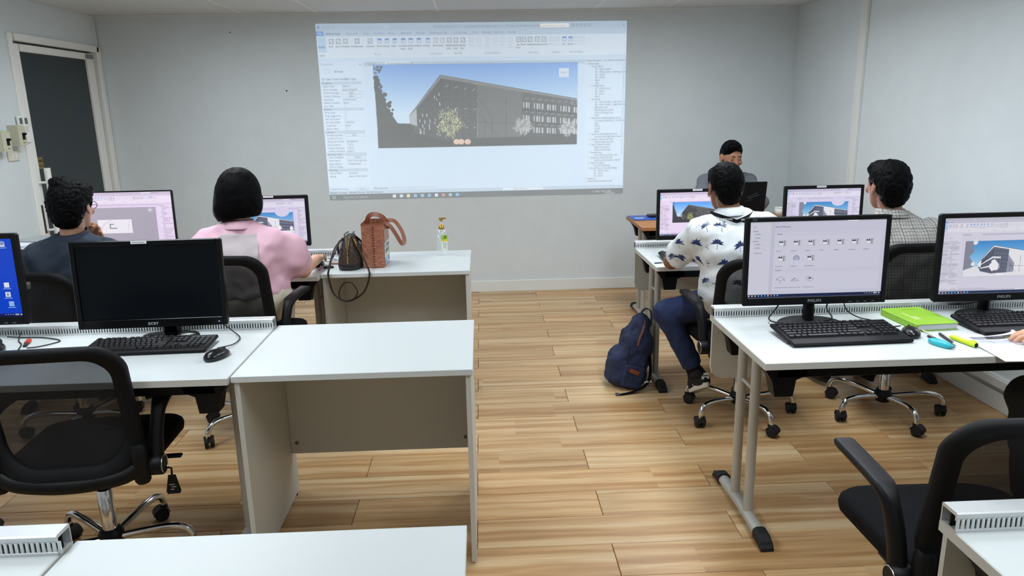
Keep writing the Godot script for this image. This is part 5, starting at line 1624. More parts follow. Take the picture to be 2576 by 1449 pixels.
func side_devices():
	var t = thing("printer", "black laser printer with papers stacked on top by the door", "printer", Vector3(-2.525, 0.7502, -4.18))
	var st = S(); box(st, Vector3(0, 0.07, 0), Vector3(0.26, 0.135, 0.30), 0.012); obj("body", st, M.black, t)
	st = S(); box(st, Vector3(0, 0.142, -0.01), Vector3(0.25, 0.012, 0.27), 0.005); obj("lid", st, M.dark_grey, t)
	st = S(); box(st, Vector3(0.02, 0.05, 0.151), Vector3(0.22, 0.05, 0.006), 0.002); obj("paper_slot", st, M.black_gloss, t)
	st = S(); box(st, Vector3(0.08, 0.105, 0.151), Vector3(0.09, 0.025, 0.004), 0.001); var pan = obj("control_panel", st, M.dark_grey, t)
	for i in 3:
		st = S(); lathe(st, [Vector2(0.005, 0), Vector2(0.005, 0.002), Vector2(0.003, 0.003)], Vector3(0.06 + i * 0.02, 0.105, 0.153), 10, RX(PI / 2)); obj("button", st, mat(hexc("6c7072"), 0.4), pan)
	for i in 5:
		var lab = ["lowest sheet bundle of the paper stack on the printer", "second sheet bundle up in the paper stack on the printer", "middle sheet bundle, fanned out, in the stack on the printer", "fourth sheet bundle up in the paper stack on the printer", "grey topmost folder of the paper stack on the printer"][i]
		st = S()
		box(st, Vector3.ZERO, Vector3(0.24 - 0.01 * i, 0.0075, 0.19), 0.001, RY([0.1, -0.12, 0.25, 0.02, -0.2][i]))
		tag(obj("paper_bundle", st, M.paper if i != 4 else mat(hexc("9a9fa0"), 0.7), null, Vector3(-2.51 + 0.01 * (i % 3), 0.9025 + i * 0.0079, -4.16 - 0.01 * i)), lab, "papers", "papers stacked on the printer")
	t = thing("document_printer", "black printer with open tray at the wall behind the checked shirt man", "printer", Vector3(2.555, 0.7502, -4.05))
	st = S(); box(st, Vector3(0, 0.05, 0), Vector3(0.2, 0.095, 0.3), 0.01); obj("body", st, M.black, t)
	st = S(); box(st, Vector3(0, 0.115, -0.03), Vector3(0.2, 0.007, 0.26), 0.002, RX(0.12)); obj("lid", st, M.black, t)
	st = S(); box(st, Vector3(0, 0.099, 0.09), Vector3(0.18, 0.006, 0.12), 0.002, RX(-0.1)); obj("tray", st, M.dark_grey, t)

func small_things():
	pen("magenta marker pen by the right hand of the woman in pink", Vector3(-0.905, 0.757, -3.985), Vector3(-0.925, 0.757, -4.10), mat(hexc("b0327f"), 0.35), mat(hexc("dcdfe2"), 0.4), "pens by the handbag")
	pen("brown wooden pencil lying behind the checked handbag", Vector3(-0.80, 0.755, -4.155), Vector3(-0.895, 0.755, -4.165), mat(hexc("94603a"), 0.5), mat(hexc("e0d0b0"), 0.5), "pens by the handbag")
	var t = thing("name_card", "pale blue and grey name card on the desk behind the handbag", "card", Vector3(-0.845, 0.7502, -4.235), 0.1)
	var st = S(); box(st, Vector3(0, 0.0035, 0), Vector3(0.1, 0.006, 0.062), 0.001); obj("card", st, M.paper, t)
	st = S(); box(st, Vector3(-0.025, 0.0068, 0), Vector3(0.042, 0.0006, 0.054)); obj("photo_print", st, mat(hexc("8f989c"), 0.5), t)
	st = S(); box(st, Vector3(0.024, 0.0068, 0), Vector3(0.05, 0.0006, 0.054)); obj("blue_print", st, mat(hexc("a9cfe2"), 0.5), t)
	t = thing("key_fob", "small black and blue key fob on the desk beside the handbag", "key fob", Vector3(-0.872, 0.7502, -4.06), 0.3)
	st = S(); lathe(st, [Vector2(0.8, 0), Vector2(1.0, 0.004), Vector2(0.9, 0.01), Vector2(0.4, 0.013)], Vector3.ZERO, 18, Basis.IDENTITY, 0.03, 0.017); obj("fob", st, M.dark_grey, t)
	st = S(); lathe(st, [Vector2(0.8, 0.0), Vector2(0.9, 0.006), Vector2(0.4, 0.0145)], Vector3(0.008, 0, 0), 14, Basis.IDENTITY, 0.012, 0.012); obj("button", st, mat(hexc("3f6fc0"), 0.3), t)
	st = S()
	var rim = []
	for i in 17: rim.append(Vector3(-0.036 + cos(TAU * i / 16) * 0.012, 0.002, sin(TAU * i / 16) * 0.012))
	tube(st, rim, 0.0012, 6, false); obj("ring", st, M.chrome, t)
	t = thing("memory_stick", "red and black memory stick on the desk of the blue screen monitor", "memory stick", Vector3(-1.772, 0.7502, -2.775), 0.35)
	st = S(); box(st, Vector3(0, 0.006, -0.02), Vector3(0.02, 0.011, 0.05), 0.004); obj("cap", st, mat(hexc("c4301f"), 0.35), t)
	st = S(); box(st, Vector3(0, 0.005, 0.02), Vector3(0.014, 0.007, 0.036), 0.002); obj("plug", st, M.dark_grey, t)
	t = thing("key_ring", "small dark key with silver ring at the elbow of the palm shirt man", "keys", Vector3(0.985, 0.7502, -3.955), 0.2)
	st = S(); box(st, Vector3(-0.02, 0.003, 0), Vector3(0.045, 0.004, 0.014), 0.0015); obj("key", st, M.dark_grey, t)
	st = S()
	rim = []
	for i in 17: rim.append(Vector3(0.02 + cos(TAU * i / 16) * 0.013, 0.002, sin(TAU * i / 16) * 0.013))
	tube(st, rim, 0.0016, 6, false); obj("ring", st, M.chrome, t)
# ------------------------------------------------------------------ soft shapes: smooth-blended distance fields meshed with surface nets
# prims: ["c", a, b, ra, rb] tapered capsule; ["e", centre, radii, basis] ellipsoid; ["b", centre, half, basis, round] rounded box
# optional last entry "-" carves; ["h", point, normal, reach] cuts away everything beyond a plane within reach
func soft(prims: Array, cell: float, k: float, noise = null, amp := 0.0, origin := Vector3.ZERO) -> Dictionary:
	var lo := Vector3(1e9, 1e9, 1e9)
	var hi := -lo
	for p in prims:
		if p[0] == "h" or (p[-1] is String and p[-1] == "-"): continue
		var bb = _bounds(p)
		lo = lo.min(bb[0]); hi = hi.max(bb[1])
	var pad := cell * 3.0 + amp + k * 0.3
	lo -= Vector3.ONE * pad; hi += Vector3.ONE * pad
	var nx := int((hi.x - lo.x) / cell) + 2
	var ny := int((hi.y - lo.y) / cell) + 2
	var nz := int((hi.z - lo.z) / cell) + 2
	var F := PackedFloat32Array()
	F.resize(nx * ny * nz)
	F.fill(1.0)
	for p in prims:
		var carve: bool = p[-1] is String and p[-1] == "-"
		var kind: String = p[0]
		var bb = _bounds(p)
		var m := cell * 2.5 + k
		var i0 := maxi(0, int((bb[0].x - m - lo.x) / cell)); var i1 := mini(nx - 1, int((bb[1].x + m - lo.x) / cell) + 1)
		var j0 := maxi(0, int((bb[0].y - m - lo.y) / cell)); var j1 := mini(ny - 1, int((bb[1].y + m - lo.y) / cell) + 1)
		var l0 := maxi(0, int((bb[0].z - m - lo.z) / cell)); var l1 := mini(nz - 1, int((bb[1].z + m - lo.z) / cell) + 1)
		var A: Vector3 = p[1]
		var B := Vector3.ZERO
		var ra := 0.0; var rb := 0.0
		var inv := Basis.IDENTITY
		var r := Vector3.ONE
		var rnd := 0.0
		var dl := 1.0
		if kind == "c":
			B = (p[2] as Vector3) - A; ra = p[3]; rb = p[4]; dl = maxf(B.dot(B), 1e-9)
		elif kind == "e":
			r = p[2]; inv = (p[3] as Basis).inverse()
		elif kind == "b":
			r = p[2]; inv = (p[3] as Basis).inverse(); rnd = p[4]; r -= Vector3.ONE * rnd
		elif kind == "h":
			r = p[2]; ra = p[3]
		for l in range(l0, l1 + 1):
			for j in range(j0, j1 + 1):
				var at := (l * ny + j) * nx + i0
				var q := Vector3(lo.x + i0 * cell, lo.y + j * cell, lo.z + l * cell) - A
				for i in range(i0, i1 + 1):
					var d := 0.0
					if kind == "c":
						var h := clampf(q.dot(B) / dl, 0.0, 1.0)
						d = (q - B * h).length() - lerpf(ra, rb, h)
					elif kind == "e":
						var e := inv * q
						var k0 := (e / r).length()
						var k1 := (e / (r * r)).length()
						d = k0 * (k0 - 1.0) / maxf(k1, 1e-6)
					elif kind == "b":
						var e := (inv * q).abs() - r
						d = e.max(Vector3.ZERO).length() + minf(maxf(e.x, maxf(e.y, e.z)), 0.0) - rnd
					else:
						d = maxf(-q.dot(r), q.length() - ra)
						F[at] = maxf(F[at], -d)
						at += 1; q.x += cell
						continue
					var f := F[at]
					if carve:
						var kk := k * 0.35
						var hh := clampf(0.5 - 0.5 * (f + d) / kk, 0.0, 1.0)
						F[at] = lerpf(f, -d, hh) + kk * hh * (1.0 - hh)
					else:
						var hh := clampf(0.5 + 0.5 * (d - f) / k, 0.0, 1.0)
						F[at] = lerpf(d, f, hh) - k * hh * (1.0 - hh)
					at += 1; q.x += cell
	if noise != null:
		var at := 0
		for l in nz:
			for j in ny:
				for i in nx:
					var f := F[at]
					if f < amp + cell * 1.5 and f > -amp - cell * 1.5:
						F[at] = f + amp * noise.get_noise_3d(lo.x + i * cell, lo.y + j * cell, lo.z + l * cell)
					at += 1
	# surface nets
	var V := PackedVector3Array()
	var ids := PackedInt32Array()
	ids.resize(F.size())
	ids.fill(-1)
	var sy := nx
	var sz := nx * ny
	var off := [0, 1, sy, sy + 1, sz, sz + 1, sz + sy, sz + sy + 1]
	var lim := cell * 3.0
	for l in nz - 1:
		for j in ny - 1:
			var at := (l * ny + j) * nx
			for i in nx - 1:
				var f := F[at]
				if f > lim or f < -lim: at += 1; continue
				var c := 0
				var g := [f, F[at + 1], F[at + sy], F[at + sy + 1], F[at + sz], F[at + sz + 1], F[at + sz + sy], F[at + sz + sy + 1]]
				for t in 8:
					if g[t] < 0.0: c += 1
				if c == 0 or c == 8: at += 1; continue
				var sum := Vector3.ZERO
				var n := 0
				for e in EDGES:
					var a: float = g[e[0]]
					var b: float = g[e[1]]
					if (a < 0.0) != (b < 0.0):
						var u := a / (a - b)
						var pa := Vector3(e[0] & 1, (e[0] >> 1) & 1, (e[0] >> 2) & 1)
						var pb := Vector3(e[1] & 1, (e[1] >> 1) & 1, (e[1] >> 2) & 1)
						sum += pa.lerp(pb, u)
						n += 1
				ids[at] = V.size()
				V.append(lo - origin + (Vector3(i, j, l) + sum / n) * cell)
				at += 1
	var I := PackedInt32Array()
	var N := PackedVector3Array()
	N.resize(V.size())
	for l in range(1, nz - 1):
		for j in range(1, ny - 1):
			var at := (l * ny + j) * nx + 1
			for i in range(1, nx - 1):
				if ids[at] >= 0:
					var s := F[at] < 0.0
					for ax in 3:
						var d1: int = [1, sy, sz][ax]
						if (F[at + d1] < 0.0) == s: continue
						var u: int = [sy, sz, 1][ax]
						var w: int = [sz, 1, sy][ax]
						var q0 := ids[at]; var q1 := ids[at - u]; var q2 := ids[at - u - w]; var q3 := ids[at - w]
						if q0 < 0 or q1 < 0 or q2 < 0 or q3 < 0: continue
						var tri_ids: Array = [q0, q1, q2, q0, q2, q3] if s else [q0, q2, q1, q0, q3, q2]
						for t in [0, 3]:
							var a: int = tri_ids[t]; var b: int = tri_ids[t + 1]; var c2: int = tri_ids[t + 2]
							var nn := (V[b] - V[a]).cross(V[c2] - V[a])
							N[a] += nn; N[b] += nn; N[c2] += nn
							I.append(a); I.append(c2); I.append(b)
				at += 1
	for i in N.size(): N[i] = N[i].normalized()
	return {"v": V, "n": N, "i": I}

const EDGES := [[0, 1], [2, 3], [4, 5], [6, 7], [0, 2], [1, 3], [4, 6], [5, 7], [0, 4], [1, 5], [2, 6], [3, 7]]

func _bounds(p):
	if p[0] == "c":
		var r = Vector3.ONE * maxf(p[3], p[4])
		return [(p[1] as Vector3).min(p[2]) - r, (p[1] as Vector3).max(p[2]) + r]
	if p[0] == "h": return [p[1] - Vector3.ONE * p[3], p[1] + Vector3.ONE * p[3]]
	var b: Basis = p[3]
	var r: Vector3 = p[2]
	var e = Vector3(absf(b.x.x) * r.x + absf(b.y.x) * r.y + absf(b.z.x) * r.z, absf(b.x.y) * r.x + absf(b.y.y) * r.y + absf(b.z.y) * r.z, absf(b.x.z) * r.x + absf(b.y.z) * r.y + absf(b.z.z) * r.z)
	return [p[1] - e, p[1] + e]

func moved(prims, x: Transform3D):
	var out = []
	for p in prims:
		var q = p.duplicate()
		q[1] = x * p[1]
		if p[0] == "c": q[2] = x * p[2]
		elif p[0] == "h": q[2] = x.basis * p[2]
		else: q[3] = x.basis * p[3]
		out.append(q)
	return out

func soft_mesh(parts, colour = null):      # several meshed fields in one mesh; colour: a function of the point
	var V := PackedVector3Array()
	var N := PackedVector3Array()
	var I := PackedInt32Array()
	for d in parts:
		var o := V.size()
		V.append_array(d.v); N.append_array(d.n)
		for i in d.i: I.append(i + o)
	var a := []
	a.resize(Mesh.ARRAY_MAX)
	a[Mesh.ARRAY_VERTEX] = V
	a[Mesh.ARRAY_NORMAL] = N
	a[Mesh.ARRAY_INDEX] = I
	if colour != null:
		var C := PackedColorArray()
		for v in V: C.append(colour.call(v))
		a[Mesh.ARRAY_COLOR] = C
	var m := ArrayMesh.new()
	m.add_surface_from_arrays(Mesh.PRIMITIVE_TRIANGLES, a)
	return m

func fnoise(freq, seed_, oct = 3):
	var n := FastNoiseLite.new()
	n.seed = seed_
	n.frequency = freq
	n.fractal_octaves = oct
	return n

# ------------------------------------------------------------------ people
func E(c, r, b = Basis.IDENTITY): return ["e", c, r, b]
func C(a, b, ra, rb): return ["c", a, b, ra, rb]

func head_prims(female = false):      # face towards -z, centre between the ears
	var j = 0.94 if female else 1.0
	return [E(Vector3(0, 0.035, 0.012), Vector3(0.074, 0.086, 0.094)), E(Vector3(0, 0.0, -0.03), Vector3(0.066, 0.085, 0.066)), E(Vector3(0, -0.058, -0.036), Vector3(0.054 * j, 0.055, 0.055)), E(Vector3(0, -0.095, -0.062), Vector3(0.024, 0.018, 0.022)),
		C(Vector3(-0.036, 0.034, -0.082), Vector3(0.036, 0.034, -0.082), 0.012, 0.012), E(Vector3(-0.04, -0.018, -0.078), Vector3(0.02, 0.018, 0.016)), E(Vector3(0.04, -0.018, -0.078), Vector3(0.02, 0.018, 0.016)),
		C(Vector3(0, 0.016, -0.094), Vector3(0, -0.022, -0.110), 0.008, 0.0105), E(Vector3(-0.011, -0.029, -0.1), Vector3(0.009, 0.007, 0.01)), E(Vector3(0.011, -0.029, -0.1), Vector3(0.009, 0.007, 0.01)),
		E(Vector3(0, -0.0555, -0.091), Vector3(0.022, 0.0055, 0.009)), E(Vector3(0, -0.066, -0.089), Vector3(0.019, 0.006, 0.009)),
		["e", Vector3(-0.031, 0.012, -0.101), Vector3(0.017, 0.011, 0.016), Basis.IDENTITY, "-"], ["e", Vector3(0.031, 0.012, -0.101), Vector3(0.017, 0.011, 0.016), Basis.IDENTITY, "-"],
		E(Vector3(-0.031, 0.0125, -0.0835), Vector3(0.0155, 0.0095, 0.0085)), E(Vector3(0.031, 0.0125, -0.0835), Vector3(0.0155, 0.0095, 0.0085)),
		["e", Vector3(-0.079, 0.0, 0.015), Vector3(0.010, 0.032, 0.020), RX(0.2) * RY(-0.35)], ["e", Vector3(0.079, 0.0, 0.015), Vector3(0.010, 0.032, 0.020), RX(0.2) * RY(0.35)],
		["e", Vector3(-0.089, 0.004, 0.01), Vector3(0.005, 0.019, 0.011), RX(0.2) * RY(-0.35), "-"], ["e", Vector3(0.089, 0.004, 0.01), Vector3(0.005, 0.019, 0.011), RX(0.2) * RY(0.35), "-"]]

func hand_prims(w: Vector3, fwd: Vector3, up: Vector3, left: bool, curl := 0.5, spread := 0.12):
	# palm from the wrist along fwd, back of the hand towards up; four fingers and a thumb from the side of the palm
	fwd = fwd.normalized()
	var side = fwd.cross(up).normalized()
	up = side.cross(fwd).normalized()
	var out = [C(w, w + fwd * 0.025, 0.024, 0.026)]
	var pc = w + fwd * 0.055
	out.append(["b", pc, Vector3(0.036, 0.014, 0.042), Basis(side, up, side.cross(up)), 0.013])
	for i in 4:
		var s = (i - 1.5) * 0.0185 * (1 if not left else -1)
		var root = w + fwd * (0.092 - 0.004 * absf(i - 1.2)) + side * s
		var ln = [0.072, 0.08, 0.074, 0.058][i]
		var d = (fwd + side * (i - 1.5) * spread * (1 if not left else -1)).normalized()
		var a = root
		var ang = curl * 0.45
		for seg in 3:
			var dd = (d * cos(ang) - up * sin(ang)).normalized()
			var b2 = a + dd * ln * [0.44, 0.31, 0.25][seg]
			out.append(C(a, b2, 0.0092 - 0.0008 * seg, 0.0086 - 0.0009 * seg))
			a = b2
			ang += curl * 0.8
	var ts = side * (-1 if not left else 1)
	var t0 = w + fwd * 0.03 + ts * 0.024 - up * 0.006
	var t1 = t0 + (fwd * 0.7 + ts * 0.7 - up * 0.25).normalized() * 0.036
	var t2 = t1 + (fwd * 0.95 + ts * 0.2 - up * 0.3).normalized() * 0.032
	out.append(C(t0, t1, 0.014, 0.0115)); out.append(C(t1, t2, 0.0108, 0.0088))
	return out

func person(label, J, look):
	var base = Vector3(J.pelvis.x, 0, J.pelvis.z)
	var t = thing("person", label, "person", base, 0.0, "people in the training room")
	var skin = mat(look.skin, 0.5)
	skin.subsurf_scatter_enabled = true
	skin.subsurf_scatter_strength = 0.1
	var hx = Transform3D(RY(J.head_yaw) * RX(-J.get("head_pitch", 0.0)) * RZ(J.get("head_roll", 0.0)), J.head)
	# body: one continuous figure under the clothes
	var neck_top = hx * Vector3(0, -0.055, 0.022)
	var B = [C(J.neck, neck_top, 0.056, 0.05), C(J.chest, J.neck + Vector3(0, -0.05, 0), 0.08, 0.055), C(J.waist, J.chest, 0.09, 0.09), C(J.pelvis, J.waist, 0.09, 0.09), C(J.sl, J.sr, 0.05, 0.05)]
	for s in ["l", "r"]:
		B.append(C(J["s" + s], J["e" + s], 0.045, 0.037)); B.append(C(J["e" + s], J["w" + s], 0.038, 0.025))
		B.append(C(J["h" + s], J["k" + s], 0.065, 0.05)); B.append(C(J["k" + s], J["a" + s], 0.048, 0.034))
		B.append(C(J["a" + s], J["t" + s], 0.03, 0.024))
	var fields = [soft(B, 0.012, 0.03, null, 0.0, base)]
	var hp = moved(head_prims(look.get("female", false)), hx)
	hp.append(C(J.neck, neck_top, 0.054, 0.05))
	fields.append(soft(hp, look.get("head_cell", 0.0045), 0.012, null, 0.0, base))
	for s in ["l", "r"]:
		if J.has("hand_" + s):
			var h = J["hand_" + s]
			var pr = hand_prims(J["w" + s], h[0], h[1], s == "l", h[2])
			pr.append(C(J["w" + s] + (J["e" + s] - J["w" + s]).normalized() * 0.05, J["w" + s], 0.028, 0.024))
			fields.append(soft(pr, 0.0038, 0.008, null, 0.0, base))
	put("body", soft_mesh(fields), skin, t)
	# eyes and brows
	for s in [-1, 1]:
		var st = S()
		lathe(st, [Vector2(0.0015, -0.0045), Vector2(0.009, -0.003), Vector2(0.0105, 0.0), Vector2(0.009, 0.0025), Vector2(0.002, 0.004)], hx * Vector3(s * 0.031, 0.0085, -0.0885) - base, 12, hx.basis * RX(-PI / 2))
		obj("eye", st, mat(hexc("1d1512"), 0.2), t)
		st = S()
		var bp = []
		for q in [[0.014, 0.034, -0.097], [0.03, 0.039, -0.094], [0.046, 0.036, -0.083]]: bp.append(hx * Vector3(s * q[0], q[1], q[2]) - base)
		tube(st, bp, [0.0028, 0.0034, 0.0016], 6)
		obj("eyebrow", st, M.hair, t)
	# hair
	var hairp = moved(look.hair, hx)
	put("hair", soft_mesh([soft(hairp, look.get("hair_cell", 0.005), look.get("hair_k", 0.02), fnoise(look.get("hair_freq", 42.0), 3, 2), look.get("hair_amp", 0.005), base)]), M.hair, t)
	# shirt
	var up = (J.neck - J.chest).normalized()
	var acr = (J.sr - J.sl).normalized()
	var P = []
	var G2 = look.get("girth", 1.0)
	P.append(C(J.sl.lerp(J.sr, 0.1), J.sl.lerp(J.sr, 0.9), 0.062, 0.062))
	P.append(C(J.neck - up * 0.035 - acr * 0.05, J.neck - up * 0.035 + acr * 0.05, 0.062, 0.062))
	P.append(C(J.chest - acr * 0.085 * G2, J.chest + acr * 0.085 * G2, 0.108 * G2, 0.108 * G2))
	P.append(C(J.waist - acr * 0.07 * G2, J.waist + acr * 0.07 * G2, 0.112 * G2, 0.112 * G2))
	P.append(C(J.pelvis - acr * 0.075 * G2 + Vector3(0, 0.02, 0), J.pelvis + acr * 0.075 * G2 + Vector3(0, 0.02, 0), 0.118 * G2, 0.118 * G2))
	var long = look.get("sleeve", 0.75)
	for s in ["l", "r"]:
		var sl = look.get("sleeve_r", 0.06)
		var sh = J["s" + s]
		var el = J["e" + s]
		if look.has("puff"):
			var m1 = sh.lerp(el, 0.45)
			P.append(C(sh, m1, 0.075, 0.098)); P.append(C(m1, sh.lerp(el, long), 0.10, 0.075))
		elif long <= 1.0: P.append(C(sh, sh.lerp(el, minf(long + 0.06, 1.0)), sl * 1.04, sl * 1.12))
		else: P.append(C(sh, el, sl, sl * 0.9)); P.append(C(el, el.lerp(J["w" + s], 0.93), sl * 0.88, sl * 0.66))
		if long <= 1.0 and not look.has("puff"): P.append(["h", sh.lerp(el, long), (el - sh).normalized(), sl * 2.2])
	P.append(["h", J.pelvis + Vector3(0, look.get("hem", -0.07), 0), Vector3.DOWN, 0.32])
	P.append(["c", J.neck + up * 0.01, J.neck + up * 0.09, 0.056, 0.06, "-"])
	var sf = soft(P, 0.0105, 0.05, fnoise(look.get("fold_freq", 9.0), look.get("seed", 1), 2), look.get("fold", 0.011), base)
	var shirt = put("shirt", soft_mesh([sf]), look.shirt, t)
	if look.has("panel"):      # sheer back panel sewn into the shirt, with its own outline
		var Q = []
		for q in P.slice(0, 5): Q.append(["c", q[1], q[2], q[3] + 0.005, q[4] + 0.005])
		Q.append_array(look.panel_cuts)
		Q.append(["h", J.pelvis + Vector3(0, look.get("hem", -0.07) + 0.01, 0), Vector3.DOWN, 0.4])
		put("sheer_back_panel", soft_mesh([soft(Q, 0.008, 0.05, fnoise(look.get("fold_freq", 9.0), look.get("seed", 1), 2), look.get("fold", 0.011), base)]), look.panel, shirt)
	# collar: a folded band around the neck
	if look.get("collar", true):
		var st = S()
		var rr = []
		var nb = Basis(acr, up, acr.cross(up))
		var face = -1.0 if absf(J.head_yaw) < 1.6 else 1.0
		for q in [[0.058, 0.03, 0.0], [0.064, 0.042, 0.0], [0.073, 0.03, 0.0], [0.086, -0.002, 0.012], [0.084, -0.006, 0.0], [0.06, 0.004, 0.0]]:
			var ring = []
			for i in 28:
				var a = -TAU * i / 28
				var f = sin(a)      # +1 at the nape for someone facing -z
				ring.append(J.neck + nb * Vector3(cos(a) * q[0], q[1] + 0.012 * (-f * face) - 0.012, -f * q[0] * 0.95 * face * -1.0) - base)
			rr.append(ring)
		rr.append(rr[0])
		rings(st, rr, true, false)
		obj("collar", st, look.get("collar_mat", look.shirt), shirt)
	# trousers
	P = [C(J.pelvis - acr * look.get("hip_w", 0.07), J.pelvis + acr * look.get("hip_w", 0.07), look.get("hip_r", 0.11), look.get("hip_r", 0.11))]
	for s in ["l", "r"]:
		P.append(C(J["h" + s], J["k" + s], 0.086, 0.068)); P.append(C(J["k" + s], J["a" + s].lerp(J["k" + s], 0.04), 0.066, 0.052))
		P.append(["h", J["a" + s].lerp(J["k" + s], look.get("cuff", 0.12)), (J["a" + s] - J["k" + s]).normalized(), 0.12])
	put("trousers", soft_mesh([soft(P, 0.012, 0.035, fnoise(14.0, 7, 2), 0.008, base)]), look.trousers, t)
	# socks and shoes
	for s in ["l", "r"]:
		var sk = S()
		tube(sk, [J["a" + s] - base + Vector3(0, -0.02, 0), J["a" + s].lerp(J["k" + s], 0.12) - base, J["a" + s].lerp(J["k" + s], 0.3) - base], [0.04, 0.042, 0.044], 14)
		obj("sock", sk, M.black_soft, t)
	for s in ["l", "r"]: shoe(t, J["a" + s] - base, J["t" + s] - base, look, J["heel_" + s] - base if J.has("heel_" + s) else null)
	return t

func shoe(t, ankle, toe, look, hl = null):
	var d = toe - ankle
	var flat = Vector3(d.x, 0, d.z).normalized()
	var heel = ankle - flat * 0.03 + Vector3(0, -0.062, 0) 
	if hl != null: heel = hl
	var ax = (toe - heel).normalized()
	var side = ax.cross(Vector3.UP).normalized()
	var up = side.cross(ax).normalized()
	var prims = [C(heel + ax * 0.02 + up * 0.03, heel + ax * 0.12 + up * 0.022, 0.036, 0.034), C(heel + ax * 0.12 + up * 0.02, toe + up * 0.008 - ax * 0.02, 0.036, 0.028), C(heel + ax * 0.03 + up * 0.05, ankle, 0.036, 0.04), C(ankle, toe + up * 0.012 - ax * 0.03, 0.04, 0.026)]
	prims.append(["h", heel + up * 0.008, -up, 0.35])
	var sh = put("shoe", soft_mesh([soft(prims, 0.006, 0.02)]), look.get("shoe", M.black), t)
	var st = S()
	var rr = []
	for q in [[-0.012, 1.0], [0.012, 1.04]]:
		var ring = []
		for i in 24:
			var a = TAU * i / 24
			var L = (toe - heel).length() / 2 + 0.018
			var w = 0.037 + 0.006 * cos(a)
			ring.append(heel + ax * (L - 0.02 + cos(a) * (L + 0.006) * q[1]) + side * sin(a) * w * q[1] + up * (q[0] + 0.004))
		rr.append(ring)
	rings(st, rr)
	obj("sole", st, look.get("sole", M.rubber), sh)
	if look.has("stripes"):
		for i in 3:
			st = S()
			var c = heel + ax * (0.075 + i * 0.026) + up * 0.036
			for sd in [-1, 1]: tube(st, [c + side * 0.037 * sd - up * 0.016, c + side * 0.035 * sd + up * 0.006 - ax * 0.006, c + side * 0.026 * sd + up * 0.024 - ax * 0.012], 0.0055, 6, true, 0.5)
			obj("stripe", st, M.white, sh)
		st = S()
		box(st, heel - ax * 0.012 + up * 0.052, Vector3(0.042, 0.034, 0.006), 0.002, Basis(side, up, side.cross(up)))
		var tabp = obj("heel_tab", st, M.white, sh)
		var l = put("lettering", text_mesh("adidas", 0.0085), M.black, tabp)
		l.transform = Transform3D(Basis(side, up, side.cross(up)), heel - ax * 0.0165 + up * 0.053)

func palm_print():
	var n := 512
	var im := Image.create(n, n, false, Image.FORMAT_RGB8)
	im.fill(Color(0.88, 0.90, 0.91))
	var r2 = RandomNumberGenerator.new(); r2.seed = 12
	for gy in 4:
		for gx in 4:
			var c = Vector2(gx * 128 + 64 + (40 if gy % 2 else -10) + r2.randf_range(-18, 18), gy * 128 + 64 + r2.randf_range(-16, 16))
			var turn = r2.randf_range(-0.5, 0.5)
			var blue = Color(0.13, 0.20, 0.42).lerp(Color(0.30, 0.42, 0.68), r2.randf() * 0.5)
			for i in 7:
				var a = turn + PI + PI * i / 6.0 + r2.randf_range(-0.1, 0.1)
				var d = Vector2.from_angle(a)
				var L = r2.randf_range(36, 48)
				var e = c + d * L + Vector2(0, 8)
				poly(im, [c - d.orthogonal() * 2, c + d * L * 0.5 - d.orthogonal() * 8.5, e, c + d * L * 0.5 + d.orthogonal() * 6, c + d.orthogonal() * 2], blue if i % 2 else blue.darkened(0.45))
			line(im, c, c + Vector2(-14 * turn - 4, 38), 3, Color(0.35, 0.38, 0.42))
	return im

func check_print():
	var im := Image.create(128, 128, false, Image.FORMAT_RGB8)
	im.fill(Color(0.70, 0.69, 0.66))
	for i in 8:
		var c = Color(0.27, 0.27, 0.28) if i % 4 in [0, 1] else Color(0.42, 0.41, 0.40)
		im.fill_rect(Rect2i(i * 16, 0, 2 if i % 4 != 1 else 3, 128), c)
		im.fill_rect(Rect2i(0, i * 16 + 5, 128, 2 if i % 4 != 0 else 3), c)
	return im

func sit(J):      # fill in legs that the desks hide
	var f = Vector3(0, 0, J.get("front", -1.0))
	for s in ["l", "r"]:
		var sx = (-1 if s == "l" else 1) * (1 if J.get("front", -1.0) < 0 else -1)
		if not J.has("h" + s): J["h" + s] = J.pelvis + Vector3(sx * 0.085, -0.01, 0) + f * 0.03
		if not J.has("k" + s): J["k" + s] = Vector3(J["h" + s].x + sx * 0.05, minf(J["h" + s].y, 0.565), J["h" + s].z) + f * 0.40
		if not J.has("a" + s): J["a" + s] = Vector3(J["k" + s].x, 0.10, J["k" + s].z) - f * 0.02
		if not J.has("t" + s): J["t" + s] = Vector3(J["a" + s].x + sx * 0.02, 0.032, J["a" + s].z) + f * 0.17
	return J

